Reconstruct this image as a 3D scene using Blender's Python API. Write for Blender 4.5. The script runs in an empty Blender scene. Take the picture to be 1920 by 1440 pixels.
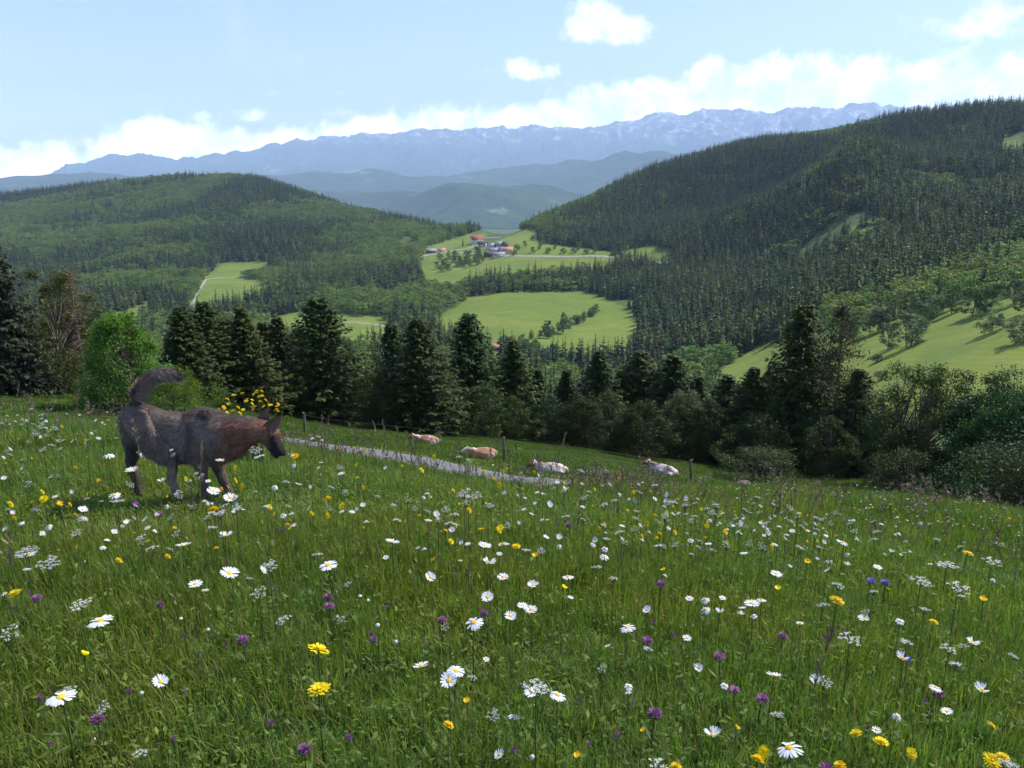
import bpy, bmesh, math, random
import numpy as np
from mathutils import Vector, Matrix
PI = math.pi
R = math.radians
rng = np.random.default_rng(7)
random.seed(7)
scene = bpy.context.scene
C = scene.collection

# ------------------------------------------------------------------ camera, light, exposure
F = 1493.0                      # focal length in pixels of the 1920 px wide photograph (28 mm)
PITCH = math.atan(420 / F)
CP, SP = math.cos(PITCH), math.sin(PITCH)
cam_d = bpy.data.cameras.new('camera'); cam_d.lens = 28.0; cam_d.sensor_width = 36.0
cam_d.clip_start = 0.05; cam_d.clip_end = 200000
cam = bpy.data.objects.new('camera', cam_d); C.objects.link(cam)
cam.location = (0, 0, 0); cam.rotation_euler = (PI / 2 - PITCH, 0, 0)
scene.camera = cam
SUN_AZ, SUN_EL = 52.0, 50.0     # degrees clockwise from the view direction, height
sd = Vector((math.sin(R(SUN_AZ)) * math.cos(R(SUN_EL)), math.cos(R(SUN_AZ)) * math.cos(R(SUN_EL)), math.sin(R(SUN_EL))))
sun_d = bpy.data.lights.new('sun', 'SUN'); sun_d.energy = 5.0; sun_d.angle = R(0.53); sun_d.color = (1.0, 0.955, 0.88)
sun = bpy.data.objects.new('sun', sun_d); C.objects.link(sun)
sun.rotation_euler = sd.to_track_quat('Z', 'Y').to_euler()
scene.view_settings.view_transform = 'Standard'; scene.view_settings.look = 'None'
scene.view_settings.exposure = 0.45; scene.view_settings.gamma = 1.0; scene.view_settings.use_curve_mapping = False
cy = scene.cycles
cy.max_bounces = 5; cy.diffuse_bounces = 2; cy.glossy_bounces = 1; cy.transmission_bounces = 3
cy.volume_bounces = 2; cy.transparent_max_bounces = 4; cy.use_denoising = True
cy.use_adaptive_sampling = False; cy.sample_clamp_indirect = 4.0
try: cy.denoiser = 'OPENIMAGEDENOISE'
except Exception: pass

SKY_STRENGTH = 0.15
CLOUD_TOP = [(-300, 270), (0, 268), (150, 266), (215, 236), (370, 228), (500, 240), (600, 232), (700, 218), (800, 205), (950, 205),
             (1080, 178), (1180, 166), (1260, 156), (1350, 126), (1420, 116), (1600, 124), (1720, 128), (1820, 110), (1920, 118), (2200, 110)]
# (x, y, half width, half height, strength) of single clouds
BLOBS = [(1112, 46, 60, 46, 1.35), (1172, 60, 62, 30, 1.2), (975, 130, 78, 27, 1.0), (1850, 38, 230, 46, 1.0), (1060, 62, 20, 18, 0.4),
         (470, 216, 70, 18, .8), (290, 246, 96, 28, .9), (375, 220, 34, 16, .65), (640, 214, 60, 14, .5), (510, 175, 18, 9, .3), (634, 173, 18, 9, .3), (850, 170, 30, 7, .2), (100, 280, 90, 22, .8)]

def dirpx(x, y):
    X = (np.asarray(x, float) - 960) / F; Y = -(np.asarray(y, float) - 720) / F
    return np.stack([X + 0 * Y, CP + Y * SP + 0 * X, -SP + Y * CP + 0 * X], -1)

def azel(x, y):
    d = dirpx(x, y); return np.arctan2(d[..., 0], d[..., 1]), np.arctan2(d[..., 2], np.hypot(d[..., 0], d[..., 1]))

class NT:
    """tiny helper round a node tree"""
    def __init__(s, nt): s.nt = nt; nt.nodes.clear()
    def n(s, t, **kw):
        nd = s.nt.nodes.new(t)
        for k, v in kw.items(): setattr(nd, k, v)
        return nd
    def l(s, a, b): s.nt.links.new(a, b)
    def val(s, sock, v):
        if hasattr(v, 'is_linked') or hasattr(v, 'links'): s.l(v, sock)
        else: sock.default_value = v
    def math(s, op, a, b=None, c=None, clamp=False):
        nd = s.n('ShaderNodeMath', operation=op, use_clamp=clamp)
        s.val(nd.inputs[0], a)
        if b is not None: s.val(nd.inputs[1], b)
        if c is not None: s.val(nd.inputs[2], c)
        return nd.outputs[0]
    def noise(s, vec, scale, detail=4, rough=0.55, dist=0.0):
        nd = s.n('ShaderNodeTexNoise'); nd.inputs['Scale'].default_value = scale
        nd.inputs['Detail'].default_value = detail; nd.inputs['Roughness'].default_value = rough
        nd.inputs['Distortion'].default_value = dist
        if vec is not None: s.l(vec, nd.inputs['Vector'])
        return nd.outputs['Fac']
    def smooth(s, v, a, b, lo=0.0, hi=1.0):
        nd = s.n('ShaderNodeMapRange', interpolation_type='SMOOTHSTEP')
        s.val(nd.inputs['Value'], v)
        nd.inputs['From Min'].default_value = a; nd.inputs['From Max'].default_value = b
        nd.inputs['To Min'].default_value = lo; nd.inputs['To Max'].default_value = hi
        return nd.outputs['Result']
    def mix(s, fac, a, b, mode='MIX'):
        nd = s.n('ShaderNodeMix', data_type='RGBA', blend_type=mode)
        s.val(nd.inputs[0], fac)
        for sock, v in ((nd.inputs[6], a), (nd.inputs[7], b)):
            if isinstance(v, (tuple, list)): sock.default_value = (*v[:3], 1)
            else: s.l(v, sock)
        return nd.outputs[2]

def build_world():
    w = bpy.data.worlds.new('World'); scene.world = w; w.use_nodes = True
    t = NT(w.node_tree)
    sky = t.n('ShaderNodeTexSky', sky_type='NISHITA'); sky.sun_disc = False
    sky.sun_elevation = R(SUN_EL); sky.sun_rotation = R(SUN_AZ); sky.altitude = 1200
    sky.air_density = 1.0; sky.dust_density = 0.6; sky.ozone_density = 2.0
    tc = t.n('ShaderNodeTexCoord'); V = tc.outputs['Generated']
    sp = t.n('ShaderNodeSeparateXYZ'); t.l(V, sp.inputs[0])
    az = t.math('ARCTAN2', sp.outputs[0], sp.outputs[1]); el = t.math('ARCSINE', sp.outputs[2])
    n1 = t.noise(V, 30, 10, .64); n2 = t.noise(V, 9, 4, .5); n3 = t.noise(V, 30, 7, .55)
    nn = t.math('SUBTRACT', t.math('ADD', t.math('MULTIPLY', n1, .8), t.math('MULTIPLY', n2, .5)), .65)   # about -.3..+.3
    fc = t.n('ShaderNodeFloatCurve'); cv = fc.mapping.curves[0]
    A0, A1, E0, E1 = -0.9, 0.9, -0.10, 0.20
    pts = []
    for x, y in CLOUD_TOP:
        a, e = azel(x, y); pts.append(((a - A0) / (A1 - A0), (e - E0) / (E1 - E0)))
    pts.sort()
    while len(cv.points) < len(pts): cv.points.new(.5, .5)
    for p, (a, e) in zip(cv.points, pts): p.location = (a, e)
    fc.mapping.update()
    t.l(t.math('DIVIDE', t.math('SUBTRACT', az, A0), A1 - A0), fc.inputs['Value'])
    top = t.math('ADD', t.math('MULTIPLY', fc.outputs[0], E1 - E0), E0)
    d = t.math('SUBTRACT', top, el)                                    # > 0 inside the bank
    band = t.math('ADD', t.math('MULTIPLY', d, 22), t.math('MULTIPLY', nn, 1.7))
    left = t.smooth(az, -0.62, 0.12, .10, 0.34)                      # the bank thins out to the left
    band = t.math('ADD', band, left)
    m = t.smooth(band, -0.04, 0.42)
    for x, y, hw, hh, st in BLOBS:
        a, e = azel(x, y); a1, _ = azel(x + hw, y); _, e1 = azel(x, y - hh)
        u = t.math('DIVIDE', t.math('SUBTRACT', az, float(a)), float(a1 - a))
        v = t.math('DIVIDE', t.math('SUBTRACT', el, float(e)), float(e1 - e))
        q = t.math('SUBTRACT', 1.0, t.math('ADD', t.math('MULTIPLY', u, u), t.math('MULTIPLY', v, v)))
        q = t.math('ADD', t.math('MULTIPLY', q, .8), t.math('MULTIPLY', nn, 3.4))
        m = t.math('MAXIMUM', m, t.smooth(q, 0.0, 0.9, 0, min(1, st)))
    wisp = t.math('MULTIPLY', t.smooth(t.noise(V, 6, 9, .65), .50, .80), .35)
    m = t.math('MAXIMUM', m, wisp)
    shade = t.smooth(t.math('ADD', t.math('MULTIPLY', n3, .6), t.math('MULTIPLY', n2, .4)), .36, .62)
    ccol = t.mix(shade, (.50, .58, .72), (1.0, 1.0, 1.0))
    cv_ = t.n('ShaderNodeCombineXYZ'); vv = t.math('MULTIPLY', t.smooth(el, .01, .17, 1.0, .36), CLOUD_V); [t.l(vv, cv_.inputs[q]) for q in range(3)]
    cs = t.mix(1.0, ccol, cv_.outputs[0], 'MULTIPLY'); m = t.math('POWER', m, 1.5)
    tint = t.mix(1.0, sky.outputs[0], SKY_TINT, 'MULTIPLY')
    col = t.mix(m, tint, cs)
    bg = t.n('ShaderNodeBackground'); t.l(col, bg.inputs[0]); bg.inputs[1].default_value = SKY_STRENGTH
    out = t.n('ShaderNodeOutputWorld'); t.l(bg.outputs[0], out.inputs[0])
    w.cycles.sampling_method = 'MANUAL'; w.cycles.sample_map_resolution = 1024
CLOUD_V = 20.0
SKY_TINT = (.92, .85, 1.16)
build_world()

# ------------------------------------------------------------------ helpers
def tag(o, label=None, cat=None, group=None, kind=None):
    if label: o['label'] = label
    if cat: o['category'] = cat
    if group: o['group'] = group
    if kind: o['kind'] = kind
    return o

def link(name, me, mat=None, parent=None, link_=True):
    o = bpy.data.objects.new(name, me)
    if link_: C.objects.link(o)
    if mat is not None:
        for m in (mat if isinstance(mat, (list, tuple)) else [mat]): me.materials.append(m)
    if parent: o.parent = parent
    return o

def empty(name, loc=(0, 0, 0), rz=0, label=None, cat=None, group=None):
    o = bpy.data.objects.new(name, None); C.objects.link(o); o.empty_display_size = .1
    o.location = loc; o.rotation_euler = (0, 0, rz)
    return tag(o, label, cat, group)

def copy_tree(o, parent=None, kids=None):
    c = o.copy(); C.objects.link(c)
    if parent: c.parent = parent
    for ch in list(o.children): copy_tree(ch, c)
    return c

def mesh_np(name, V, Q=None, T=None, smooth=False, attrs=None, mi=None):
    """mesh from numpy arrays: quads Q (n,4), tris T (n,3); attrs {name: per-vertex float or rgb}"""
    me = bpy.data.meshes.new(name); V = np.asarray(V, np.float32)
    Q = np.zeros((0, 4), np.int32) if Q is None else np.asarray(Q, np.int32)
    T = np.zeros((0, 3), np.int32) if T is None else np.asarray(T, np.int32)
    nq, ntr = len(Q), len(T)
    me.vertices.add(len(V)); me.vertices.foreach_set('co', V.ravel())
    me.loops.add(nq * 4 + ntr * 3); me.loops.foreach_set('vertex_index', np.concatenate([Q.ravel(), T.ravel()]).astype(np.int32))
    me.polygons.add(nq + ntr)
    st = np.concatenate([np.arange(nq) * 4, nq * 4 + np.arange(ntr) * 3]).astype(np.int32)
    me.polygons.foreach_set('loop_start', st)
    if mi is not None: me.polygons.foreach_set('material_index', np.asarray(mi, np.int32))
    if smooth: me.polygons.foreach_set('use_smooth', np.ones(nq + ntr, bool))
    for k, a in (attrs or {}).items():
        a = np.asarray(a, np.float32)
        if a.ndim == 1: at = me.attributes.new(k, 'FLOAT', 'POINT'); at.data.foreach_set('value', a)
        else:
            at = me.attributes.new(k, 'FLOAT_COLOR', 'POINT')
            if a.shape[1] == 3: a = np.concatenate([a, np.ones((len(a), 1), np.float32)], 1)
            at.data.foreach_set('color', a.ravel())
    me.update(calc_edges=True)
    return me

class Acc:
    """collects vertices and faces of one mesh"""
    def __init__(s): s.V = []; s.Q = []; s.T = []; s.A = []; s.mq = []; s.mt = []; s.k = 0
    def add(s, V, Q=None, T=None, a=0.0, m=0):
        V = np.asarray(V, float).reshape(-1, 3); s.V.append(V)
        if Q is not None and len(Q): Q = np.asarray(Q) + s.k; s.Q.append(Q); s.mq.append(np.full(len(Q), m))
        if T is not None and len(T): T = np.asarray(T) + s.k; s.T.append(T); s.mt.append(np.full(len(T), m))
        a = np.asarray(a, float)
        s.A.append(np.full(len(V), float(a)) if a.ndim == 0 else a); s.k += len(V)
    def mesh(s, name, smooth=False):
        V = np.concatenate(s.V); Q = np.concatenate(s.Q) if s.Q else None; T = np.concatenate(s.T) if s.T else None
        mi = np.concatenate((s.mq if s.Q else []) + (s.mt if s.T else []))
        return mesh_np(name, V, Q, T, smooth, {'tint': np.concatenate(s.A)}, mi)
    def tube(s, P, rad, sides=6, a=0.0, m=0):
        P = np.asarray(P, float); rad = np.broadcast_to(np.asarray(rad, float), (len(P),))
        d = np.gradient(P, axis=0); d /= np.linalg.norm(d, axis=1, keepdims=True) + 1e-9
        ref = np.array([0.0, 0, 1]) if abs(d[:, 2]).mean() < .8 else np.array([1.0, 0, 0])
        u = np.cross(d, ref); u /= np.linalg.norm(u, axis=1, keepdims=True) + 1e-9; v = np.cross(d, u)
        th = np.arange(sides) * 2 * PI / sides
        ring = P[:, None] + rad[:, None, None] * (np.cos(th)[None, :, None] * u[:, None] + np.sin(th)[None, :, None] * v[:, None])
        n = len(P); i = np.arange(n - 1)[:, None] * sides; j = np.arange(sides)[None]; j2 = (j + 1) % sides
        Qs = np.stack([i + j, i + j2, i + sides + j2, i + sides + j], -1).reshape(-1, 4)
        s.add(ring.reshape(-1, 3), Qs, None, a, m)
    def box(s, c, sz, a=0.0, m=0, rz=0.0):
        c = np.asarray(c, float); h = np.asarray(sz, float) / 2
        P = np.array([(x, y, z) for z in (-1, 1) for x, y in ((-1, -1), (1, -1), (1, 1), (-1, 1))], float) * h
        if rz: cz, sz_ = math.cos(rz), math.sin(rz); P = np.stack([P[:, 0] * cz - P[:, 1] * sz_, P[:, 0] * sz_ + P[:, 1] * cz, P[:, 2]], 1)
        s.add(P + c, [(0, 3, 2, 1), (4, 5, 6, 7), (0, 1, 5, 4), (1, 2, 6, 5), (2, 3, 7, 6), (3, 0, 4, 7)], None, a, m)

def vhash(ix, iy, seed=0):
    h = (ix.astype(np.int64) * 374761393 + iy.astype(np.int64) * 668265263 + seed * 1442695041) & 0xffffffff
    h = ((h ^ (h >> 13)) * 1274126177) & 0xffffffff
    return ((h ^ (h >> 16)) & 0xffff) / 65535.0

def vnoise(x, y, seed=0):
    ix, iy = np.floor(x), np.floor(y); fx, fy = x - ix, y - iy
    fx = fx * fx * (3 - 2 * fx); fy = fy * fy * (3 - 2 * fy)
    a = vhash(ix, iy, seed); b = vhash(ix + 1, iy, seed); c = vhash(ix, iy + 1, seed); d = vhash(ix + 1, iy + 1, seed)
    return (a * (1 - fx) + b * fx) * (1 - fy) + (c * (1 - fx) + d * fx) * fy

def fbm(x, y, seed=0, o=4, g=.5):
    s = 0; a = 1; t = 0
    for k in range(o): s = s + a * (vnoise(x * 2 ** k + 17.3 * k, y * 2 ** k - 9.1 * k, seed + k) - .5); t += a; a *= g
    return s / t * 2

def inpoly(x, y, poly):
    x = np.asarray(x, float); y = np.asarray(y, float); ins = np.zeros(x.shape, bool)
    n = len(poly)
    for i in range(n):
        x1, y1 = poly[i]; x2, y2 = poly[(i + 1) % n]
        if y1 == y2: continue
        c = ((y1 > y) != (y2 > y)) & (x < (x2 - x1) * (y - y1) / (y2 - y1) + x1)
        ins ^= c
    return ins

def project(P):
    P = np.asarray(P, float)
    zc = P[..., 1] * CP - P[..., 2] * SP; yc = P[..., 1] * SP + P[..., 2] * CP
    zc = np.where(zc > 1e-3, zc, np.nan)
    return 960 + F * P[..., 0] / zc, 720 - F * yc / zc

# ------------------------------------------------------------------ terrain
NAZ8 = np.radians([-50, -33, -20, -14, 0, 16, 33, 50]); NAZ = np.sort(np.append(NAZ8, R(5)))
def tanpx(x, y):
    d = dirpx(x, y); return -d[..., 2] / np.hypot(d[..., 0], d[..., 1])
near_rows = [  # (ranges, depth under the camera) at the eight azimuths above
    ([0.2] * 8, [1.30] * 8),
    ([1] * 8, [1.40, 1.42, 1.42, 1.42, 1.42, 1.44, 1.46, 1.46]),
    ([2] * 8, [1.55, 1.6, 1.6, 1.62, 1.65, 1.68, 1.7, 1.7]),
    ([5] * 8, [1.95, 2.05, 2.12, 2.17, 2.35, 2.5, 2.5, 2.5]),
    ([10] * 8, [2.9, 3.1, 3.6, 3.95, 4.5, 4.8, 4.7, 4.6]),
    ([15] * 8, [4.0, 4.35, 5.25, 5.75, 6.85, 6.42, 5.9, 5.6]),
    ([30, 29, 27, 25, 22, 20.5, 20, 20], [8.6, 8.8, 8.95, 9.2, 9.62, 9.25, 8.9, 8.8]),
    ([32.2, 31.2, 29.2, 27.2, 24.2, 22.7, 22.2, 22.2], [8.9, 9.15, 9.4, 9.6, 9.98, 9.75, 9.3, 9.2]),
    ([37, 37, 42, 46, 48, 46, 38, 38], [9.4, 9.7, 12.9, 15.6, 18.0, 18.6, 14.6, 14.0]),
]
XC = [0, 250, 450, 650, 820, 960, 1080, 1200, 1400, 1500, 1600, 1750, 1920]
#        T tree line  A hidden    B           C           D           E           F1 spur     F2 dip       G crest
FAR = [
    [(45, 742), (140, 800), (400, 760), (650, 700), (1000, 600), (1400, 520), (1900, 450), (2150, 425), (2600, 374)],
    [(46, 748), (140, 810), (400, 740), (700, 650), (950, 580), (1400, 500), (1900, 415), (2100, 395), (2500, 342)],
    [(54, 768), (140, 820), (400, 745), (650, 650), (900, 590), (1300, 500), (1750, 415), (1950, 385), (2300, 334)],
    [(58, 795), (140, 840), (380, 745), (560, 670), (800, 590), (1150, 520), (1550, 445), (1750, 420), (2100, 385)],
    [(62, 815), (140, 860), (350, 755), (560, 665), (800, 585), (1000, 525), (1250, 485), (1400, 468), (1700, 436)],
    [(65, 826), (140, 865), (330, 760), (560, 660), (830, 562), (1000, 512), (1180, 474), (1300, 460), (1450, 444)],
    [(66, 838), (140, 870), (320, 765), (540, 680), (850, 560), (1020, 508), (1180, 478), (1300, 455), (1600, 393)],
    [(66, 855), (140, 885), (320, 765), (520, 690), (720, 605), (1000, 515), (1250, 455), (1400, 420), (1700, 338)],
    [(65, 880), (140, 900), (260, 800), (400, 705), (560, 630), (850, 530), (1200, 395), (1330, 392), (1750, 272)],
    [(63, 888), (135, 905), (230, 800), (330, 705), (470, 625), (750, 528), (1220, 345), (1340, 345), (1740, 256)],
    [(60, 895), (130, 912), (200, 800), (275, 705), (390, 618), (660, 525), (1240, 270), (1380, 275), (1720, 250)],
    [(54, 915), (110, 930), (160, 815), (225, 705), (335, 605), (600, 505), (1150, 330), (1280, 300), (1600, 222)],
    [(48, 938), (90, 955), (140, 820), (200, 700), (290, 580), (560, 485), (1100, 320), (1250, 285), (1600, 212)],
]
AZD = np.radians(np.arange(-46, 46.001, 0.11))
AZC = np.radians(np.arange(50, 311, 4.0))
AZ = np.concatenate([AZD, AZC])                     # from -46 round to 310 (= -50)
def row_interp(a, r, z):
    a = np.asarray(a); o = np.argsort(a); a, r, z = a[o], np.asarray(r, float)[o], np.asarray(z, float)[o]
    def f(v):
        aa = np.concatenate([[-PI - .6], [a[0] - .25], a, [a[-1] + .25], [2 * PI - PI + .6 + 0]])
        x = np.where(AZ > PI, AZ - 2 * PI, AZ)
        vv = np.concatenate([[(v[0] + v[-1]) / 2], [v[0]], v, [v[-1]], [(v[0] + v[-1]) / 2]])
        return np.interp(x, aa, vv)
    rr, zz = f(r), f(z)
    k = 41; ker = np.hanning(k + 2)[1:-1]; ker /= ker.sum()
    nD = len(AZD)
    for v in (rr, zz):
        p = np.pad(v[:nD], k // 2, mode='edge'); v[:nD] = np.convolve(p, ker, 'valid')
    return rr, zz
near_rows = [(np.interp(NAZ, NAZ8, r), np.interp(NAZ, NAZ8, d)) for r, d in near_rows]
near_rows[5][1][5] = 6.42
ROWS = [row_interp(NAZ, r, -np.asarray(d)) for r, d in near_rows]
NEAR_N = len(ROWS)
for k in range(9):
    a, r, z = [], [], []
    for x, colm in zip(XC, FAR):
        rr, y = colm[k]; aa, _ = azel(x, y); a.append(float(aa)); r.append(rr); z.append(-rr * float(tanpx(x, y)))
    ROWS.append(row_interp(a, r, z))
rG, zG = ROWS[-1]
ROWS.append((rG * 1.25, zG - 90)); ROWS.append((rG * 1.6, np.minimum(zG - 260, -330) * 0 + np.minimum(zG - 200, -385)))
ROWS.append((np.full_like(rG, 5200.0), np.full_like(rG, -430.0)))
RK = np.stack([r for r, _ in ROWS]); ZK = np.stack([z for _, z in ROWS])       # K x NAZ
LR = np.linspace(math.log(0.2), math.log(5200), 470)
RR = np.exp(LR)
def pchip_grid():
    h = np.diff(RK, axis=0); dl = np.diff(ZK, axis=0) / h
    m = np.zeros_like(ZK); m[0] = dl[0]; m[-1] = dl[-1]
    w1 = 2 * h[1:] + h[:-1]; w2 = h[1:] + 2 * h[:-1]
    same = dl[:-1] * dl[1:] > 0
    with np.errstate(divide='ignore', invalid='ignore'):
        hm = (w1 + w2) / (w1 / dl[:-1] + w2 / dl[1:])
    m[1:-1] = np.where(same, hm, 0)
    Z = np.zeros((len(RR), len(AZ)))
    for j in range(len(AZ)):
        rk = RK[:, j]; i = np.clip(np.searchsorted(rk, RR) - 1, 0, len(rk) - 2)
        t = np.clip((RR - rk[i]) / h[i, j], 0, 1); hh = h[i, j]
        z0, z1, m0, m1 = ZK[i, j], ZK[i + 1, j], m[i, j], m[i + 1, j]
        Z[:, j] = (2 * t**3 - 3 * t**2 + 1) * z0 + (t**3 - 2 * t**2 + t) * hh * m0 + (-2 * t**3 + 3 * t**2) * z1 + (t**3 - t**2) * hh * m1
    return Z
ZG = pchip_grid()
gx = RR[:, None] * np.sin(AZ)[None]; gy = RR[:, None] * np.cos(AZ)[None]
def ramp(v, a, b): t = np.clip((v - a) / (b - a), 0, 1); return t * t * (3 - 2 * t)
rg = RR[:, None] + 0 * gx
path_w = np.exp(-((rg - (RK[6] + RK[7])[None] / 2) / 1.4) ** 2)
ZG += 0.045 * fbm(gx / .9, gy / .9, 3, 4) * (1 - ramp(rg, 20, 60)) * (1 - path_w) * ramp(rg, .3, 1)
ZG += 0.30 * fbm(gx / 7, gy / 7, 5, 3) * ramp(rg, 6, 25) * (1 - ramp(rg, 60, 90)) * (1 - path_w)
rid = 1 - 2 * np.abs(fbm(gx / 420, gy / 420, 11, 3))
ZG += (7 * fbm(gx / 160, gy / 160, 21, 3) + 20 * (rid - .62)) * ramp(rg, 700, 1400) * (1 - ramp(rg, 2600, 3000))
ZG += 1.2 * fbm(gx / 60, gy / 60, 31, 3) * ramp(rg, 100, 300)
AZX = AZ.copy()
def H(x, y):
    x = np.asarray(x, float); y = np.asarray(y, float)
    r = np.clip(np.hypot(x, y), RR[0], RR[-1] * .999); a = np.arctan2(x, y); a = np.where(a < AZX[0], a + 2 * PI, a)
    j = np.clip(np.searchsorted(AZX, a) - 1, 0, len(AZX) - 2); fj = np.clip((a - AZX[j]) / (AZX[j + 1] - AZX[j]), 0, 1)
    fi = (np.log(r) - LR[0]) / (LR[1] - LR[0]); i = np.clip(fi.astype(int), 0, len(LR) - 2); fi = fi - i
    return (ZG[i, j] * (1 - fj) + ZG[i, j + 1] * fj) * (1 - fi) + (ZG[i + 1, j] * (1 - fj) + ZG[i + 1, j + 1] * fj) * fi

def hit(x, y, rmin=0.4, off=0.0, rmax=4000):
    """the ground point (lifted by off) seen at pixel (x, y) beyond range rmin"""
    d = dirpx(x, y); hz = math.hypot(d[0], d[1]); rs = np.exp(np.linspace(math.log(rmin), math.log(rmax), 3000))
    px, py, pz = d[0] / hz * rs, d[1] / hz * rs, d[2] / hz * rs
    g = pz - (H(px, py) + off); k = np.where(g < 0)[0]
    if len(k) == 0: return None
    k = k[0]
    if k == 0: return np.array([px[0], py[0], pz[0]])
    t = g[k - 1] / (g[k - 1] - g[k]); rr = rs[k - 1] + t * (rs[k] - rs[k - 1])
    return np.array([d[0] / hz * rr, d[1] / hz * rr, float(H(d[0] / hz * rr, d[1] / hz * rr))])

def atr(x, y, r):
    """ground point at range r in the direction of pixel column x (taken at row y)"""
    a, _ = azel(x, y); px, py = r * math.sin(a), r * math.cos(a); return np.array([px, py, float(H(px, py))])

# meadows and pastures between the woods, outlined on the ground they lie on
FIELDS = [
    [(815, 600), (880, 556), (960, 547), (1095, 545), (1135, 560), (1196, 590), (1200, 640), (1165, 690), (1060, 690), (930, 690), (880, 650), (815, 620)],
    [(790, 545), (850, 488), (900, 484), (1160, 478), (1150, 506), (1000, 520), (885, 534), (855, 546)],
    [(790, 487), (870, 470), (905, 462), (1000, 424), (1010, 455), (1160, 474), (1160, 484), (880, 490)],
    [(1150, 484), (1180, 468), (1222, 460), (1252, 468), (1255, 488), (1300, 494), (1240, 500)],
    [(180, 600), (285, 566), (278, 600), (215, 655), (170, 650)],
    [(345, 590), (382, 518), (425, 492), (505, 490), (505, 515), (450, 520), (500, 528), (500, 560), (420, 575), (385, 592)],
    [(490, 600), (560, 584), (720, 592), (750, 632), (660, 660), (600, 650), (490, 625)],
    [(1250, 770), (1345, 690), (1430, 645), (1560, 618), (1680, 602), (1790, 572), (1880, 560), (2300, 520), (2300, 800), (1920, 800), (1700, 790), (1600, 760), (1480, 740)],
    [(1588, 424), (1640, 428), (1648, 460), (1600, 452)],
    [(1778, 236), (1815, 233), (1818, 246), (1785, 246)], [(1855, 268), (1920, 262), (1920, 292), (1870, 286)],
    [(985, 672), (1040, 690), (1000, 705), (960, 690)],
    [(780, 505), (795, 464), (850, 448), (885, 436), (912, 440), (905, 470), (870, 495), (850, 500), (800, 540)],
]
def field_mask(x, y, z, grow=0):
    px, py = project(np.stack([x, y, z], -1)); r = np.hypot(x, y); m = np.zeros(x.shape, bool)
    ok = (r > 100) & np.isfinite(px)
    for p in FIELDS: m |= inpoly(np.nan_to_num(px, nan=-9e9), py, p)
    return m & ok

def nodes_mat(name):
    m = bpy.data.materials.new(name); m.use_nodes = True; t = NT(m.node_tree)
    out = t.n('ShaderNodeOutputMaterial'); return m, t, out

def simple_mat(name, col, rough=.8, col2=None, scale=5.0, spec=.25, detail=5, bump=0.0, coord='Object', lo=.35, hi=.65):
    m, t, out = nodes_mat(name)
    tc = t.n('ShaderNodeTexCoord'); b = t.n('ShaderNodeBsdfPrincipled')
    b.inputs['Roughness'].default_value = rough; b.inputs['Specular IOR Level'].default_value = spec
    n = t.noise(tc.outputs[coord], scale, detail)
    if col2 is None: col2 = tuple(c * .75 for c in col)
    t.l(t.mix(t.smooth(n, lo, hi), col, col2), b.inputs['Base Color'])
    if bump:
        bp = t.n('ShaderNodeBump'); bp.inputs['Strength'].default_value = bump; bp.inputs['Distance'].default_value = .02
        t.l(n, bp.inputs['Height']); t.l(bp.outputs[0], b.inputs['Normal'])
    t.l(b.outputs[0], out.inputs[0]); return m

def leaf_mat(name, c1, c2, trans=.35, rough=.6, var=.25, patch=None, tcol=None, spec=.12):
    """foliage: colour runs c1..c2 with the 'tint' of each leaf, varies per plant, lets light through"""
    m, t, out = nodes_mat(name)
    at = t.n('ShaderNodeAttribute', attribute_name='tint')
    col = t.mix(at.outputs['Fac'], c1, c2)
    oi = t.n('ShaderNodeObjectInfo')
    hs = t.n('ShaderNodeHueSaturation'); t.l(col, hs.inputs['Color'])
    t.l(t.smooth(oi.outputs['Random'], 0, 1, .5 - .035 * (var > 0), .5 + .02 * (var > 0)), hs.inputs['Hue'])
    rnd2 = t.math('FRACT', t.math('MULTIPLY', oi.outputs['Random'], 37.7))
    t.l(t.smooth(rnd2, 0, 1, 1 - var, 1 + var), hs.inputs['Value'])
    col = hs.outputs[0]
    if patch:
        g = t.n('ShaderNodeNewGeometry'); n = t.noise(g.outputs['Position'], patch[0], 3)
        col = t.mix(t.smooth(n, .38, .62), col, t.mix(1.0, col, patch[1], 'MULTIPLY'))
    b = t.n('ShaderNodeBsdfPrincipled'); b.inputs['Roughness'].default_value = rough; b.inputs['Specular IOR Level'].default_value = spec
    t.l(col, b.inputs['Base Color'])
    tr = t.n('ShaderNodeBsdfTranslucent'); t.l(t.mix(1.0, col, tcol or (1.35, 1.5, .6), 'MULTIPLY'), tr.inputs[0])
    mx = t.n('ShaderNodeMixShader'); mx.inputs[0].default_value = trans
    t.l(b.outputs[0], mx.inputs[1]); t.l(tr.outputs[0], mx.inputs[2]); t.l(mx.outputs[0], out.inputs[0])
    return m

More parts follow.
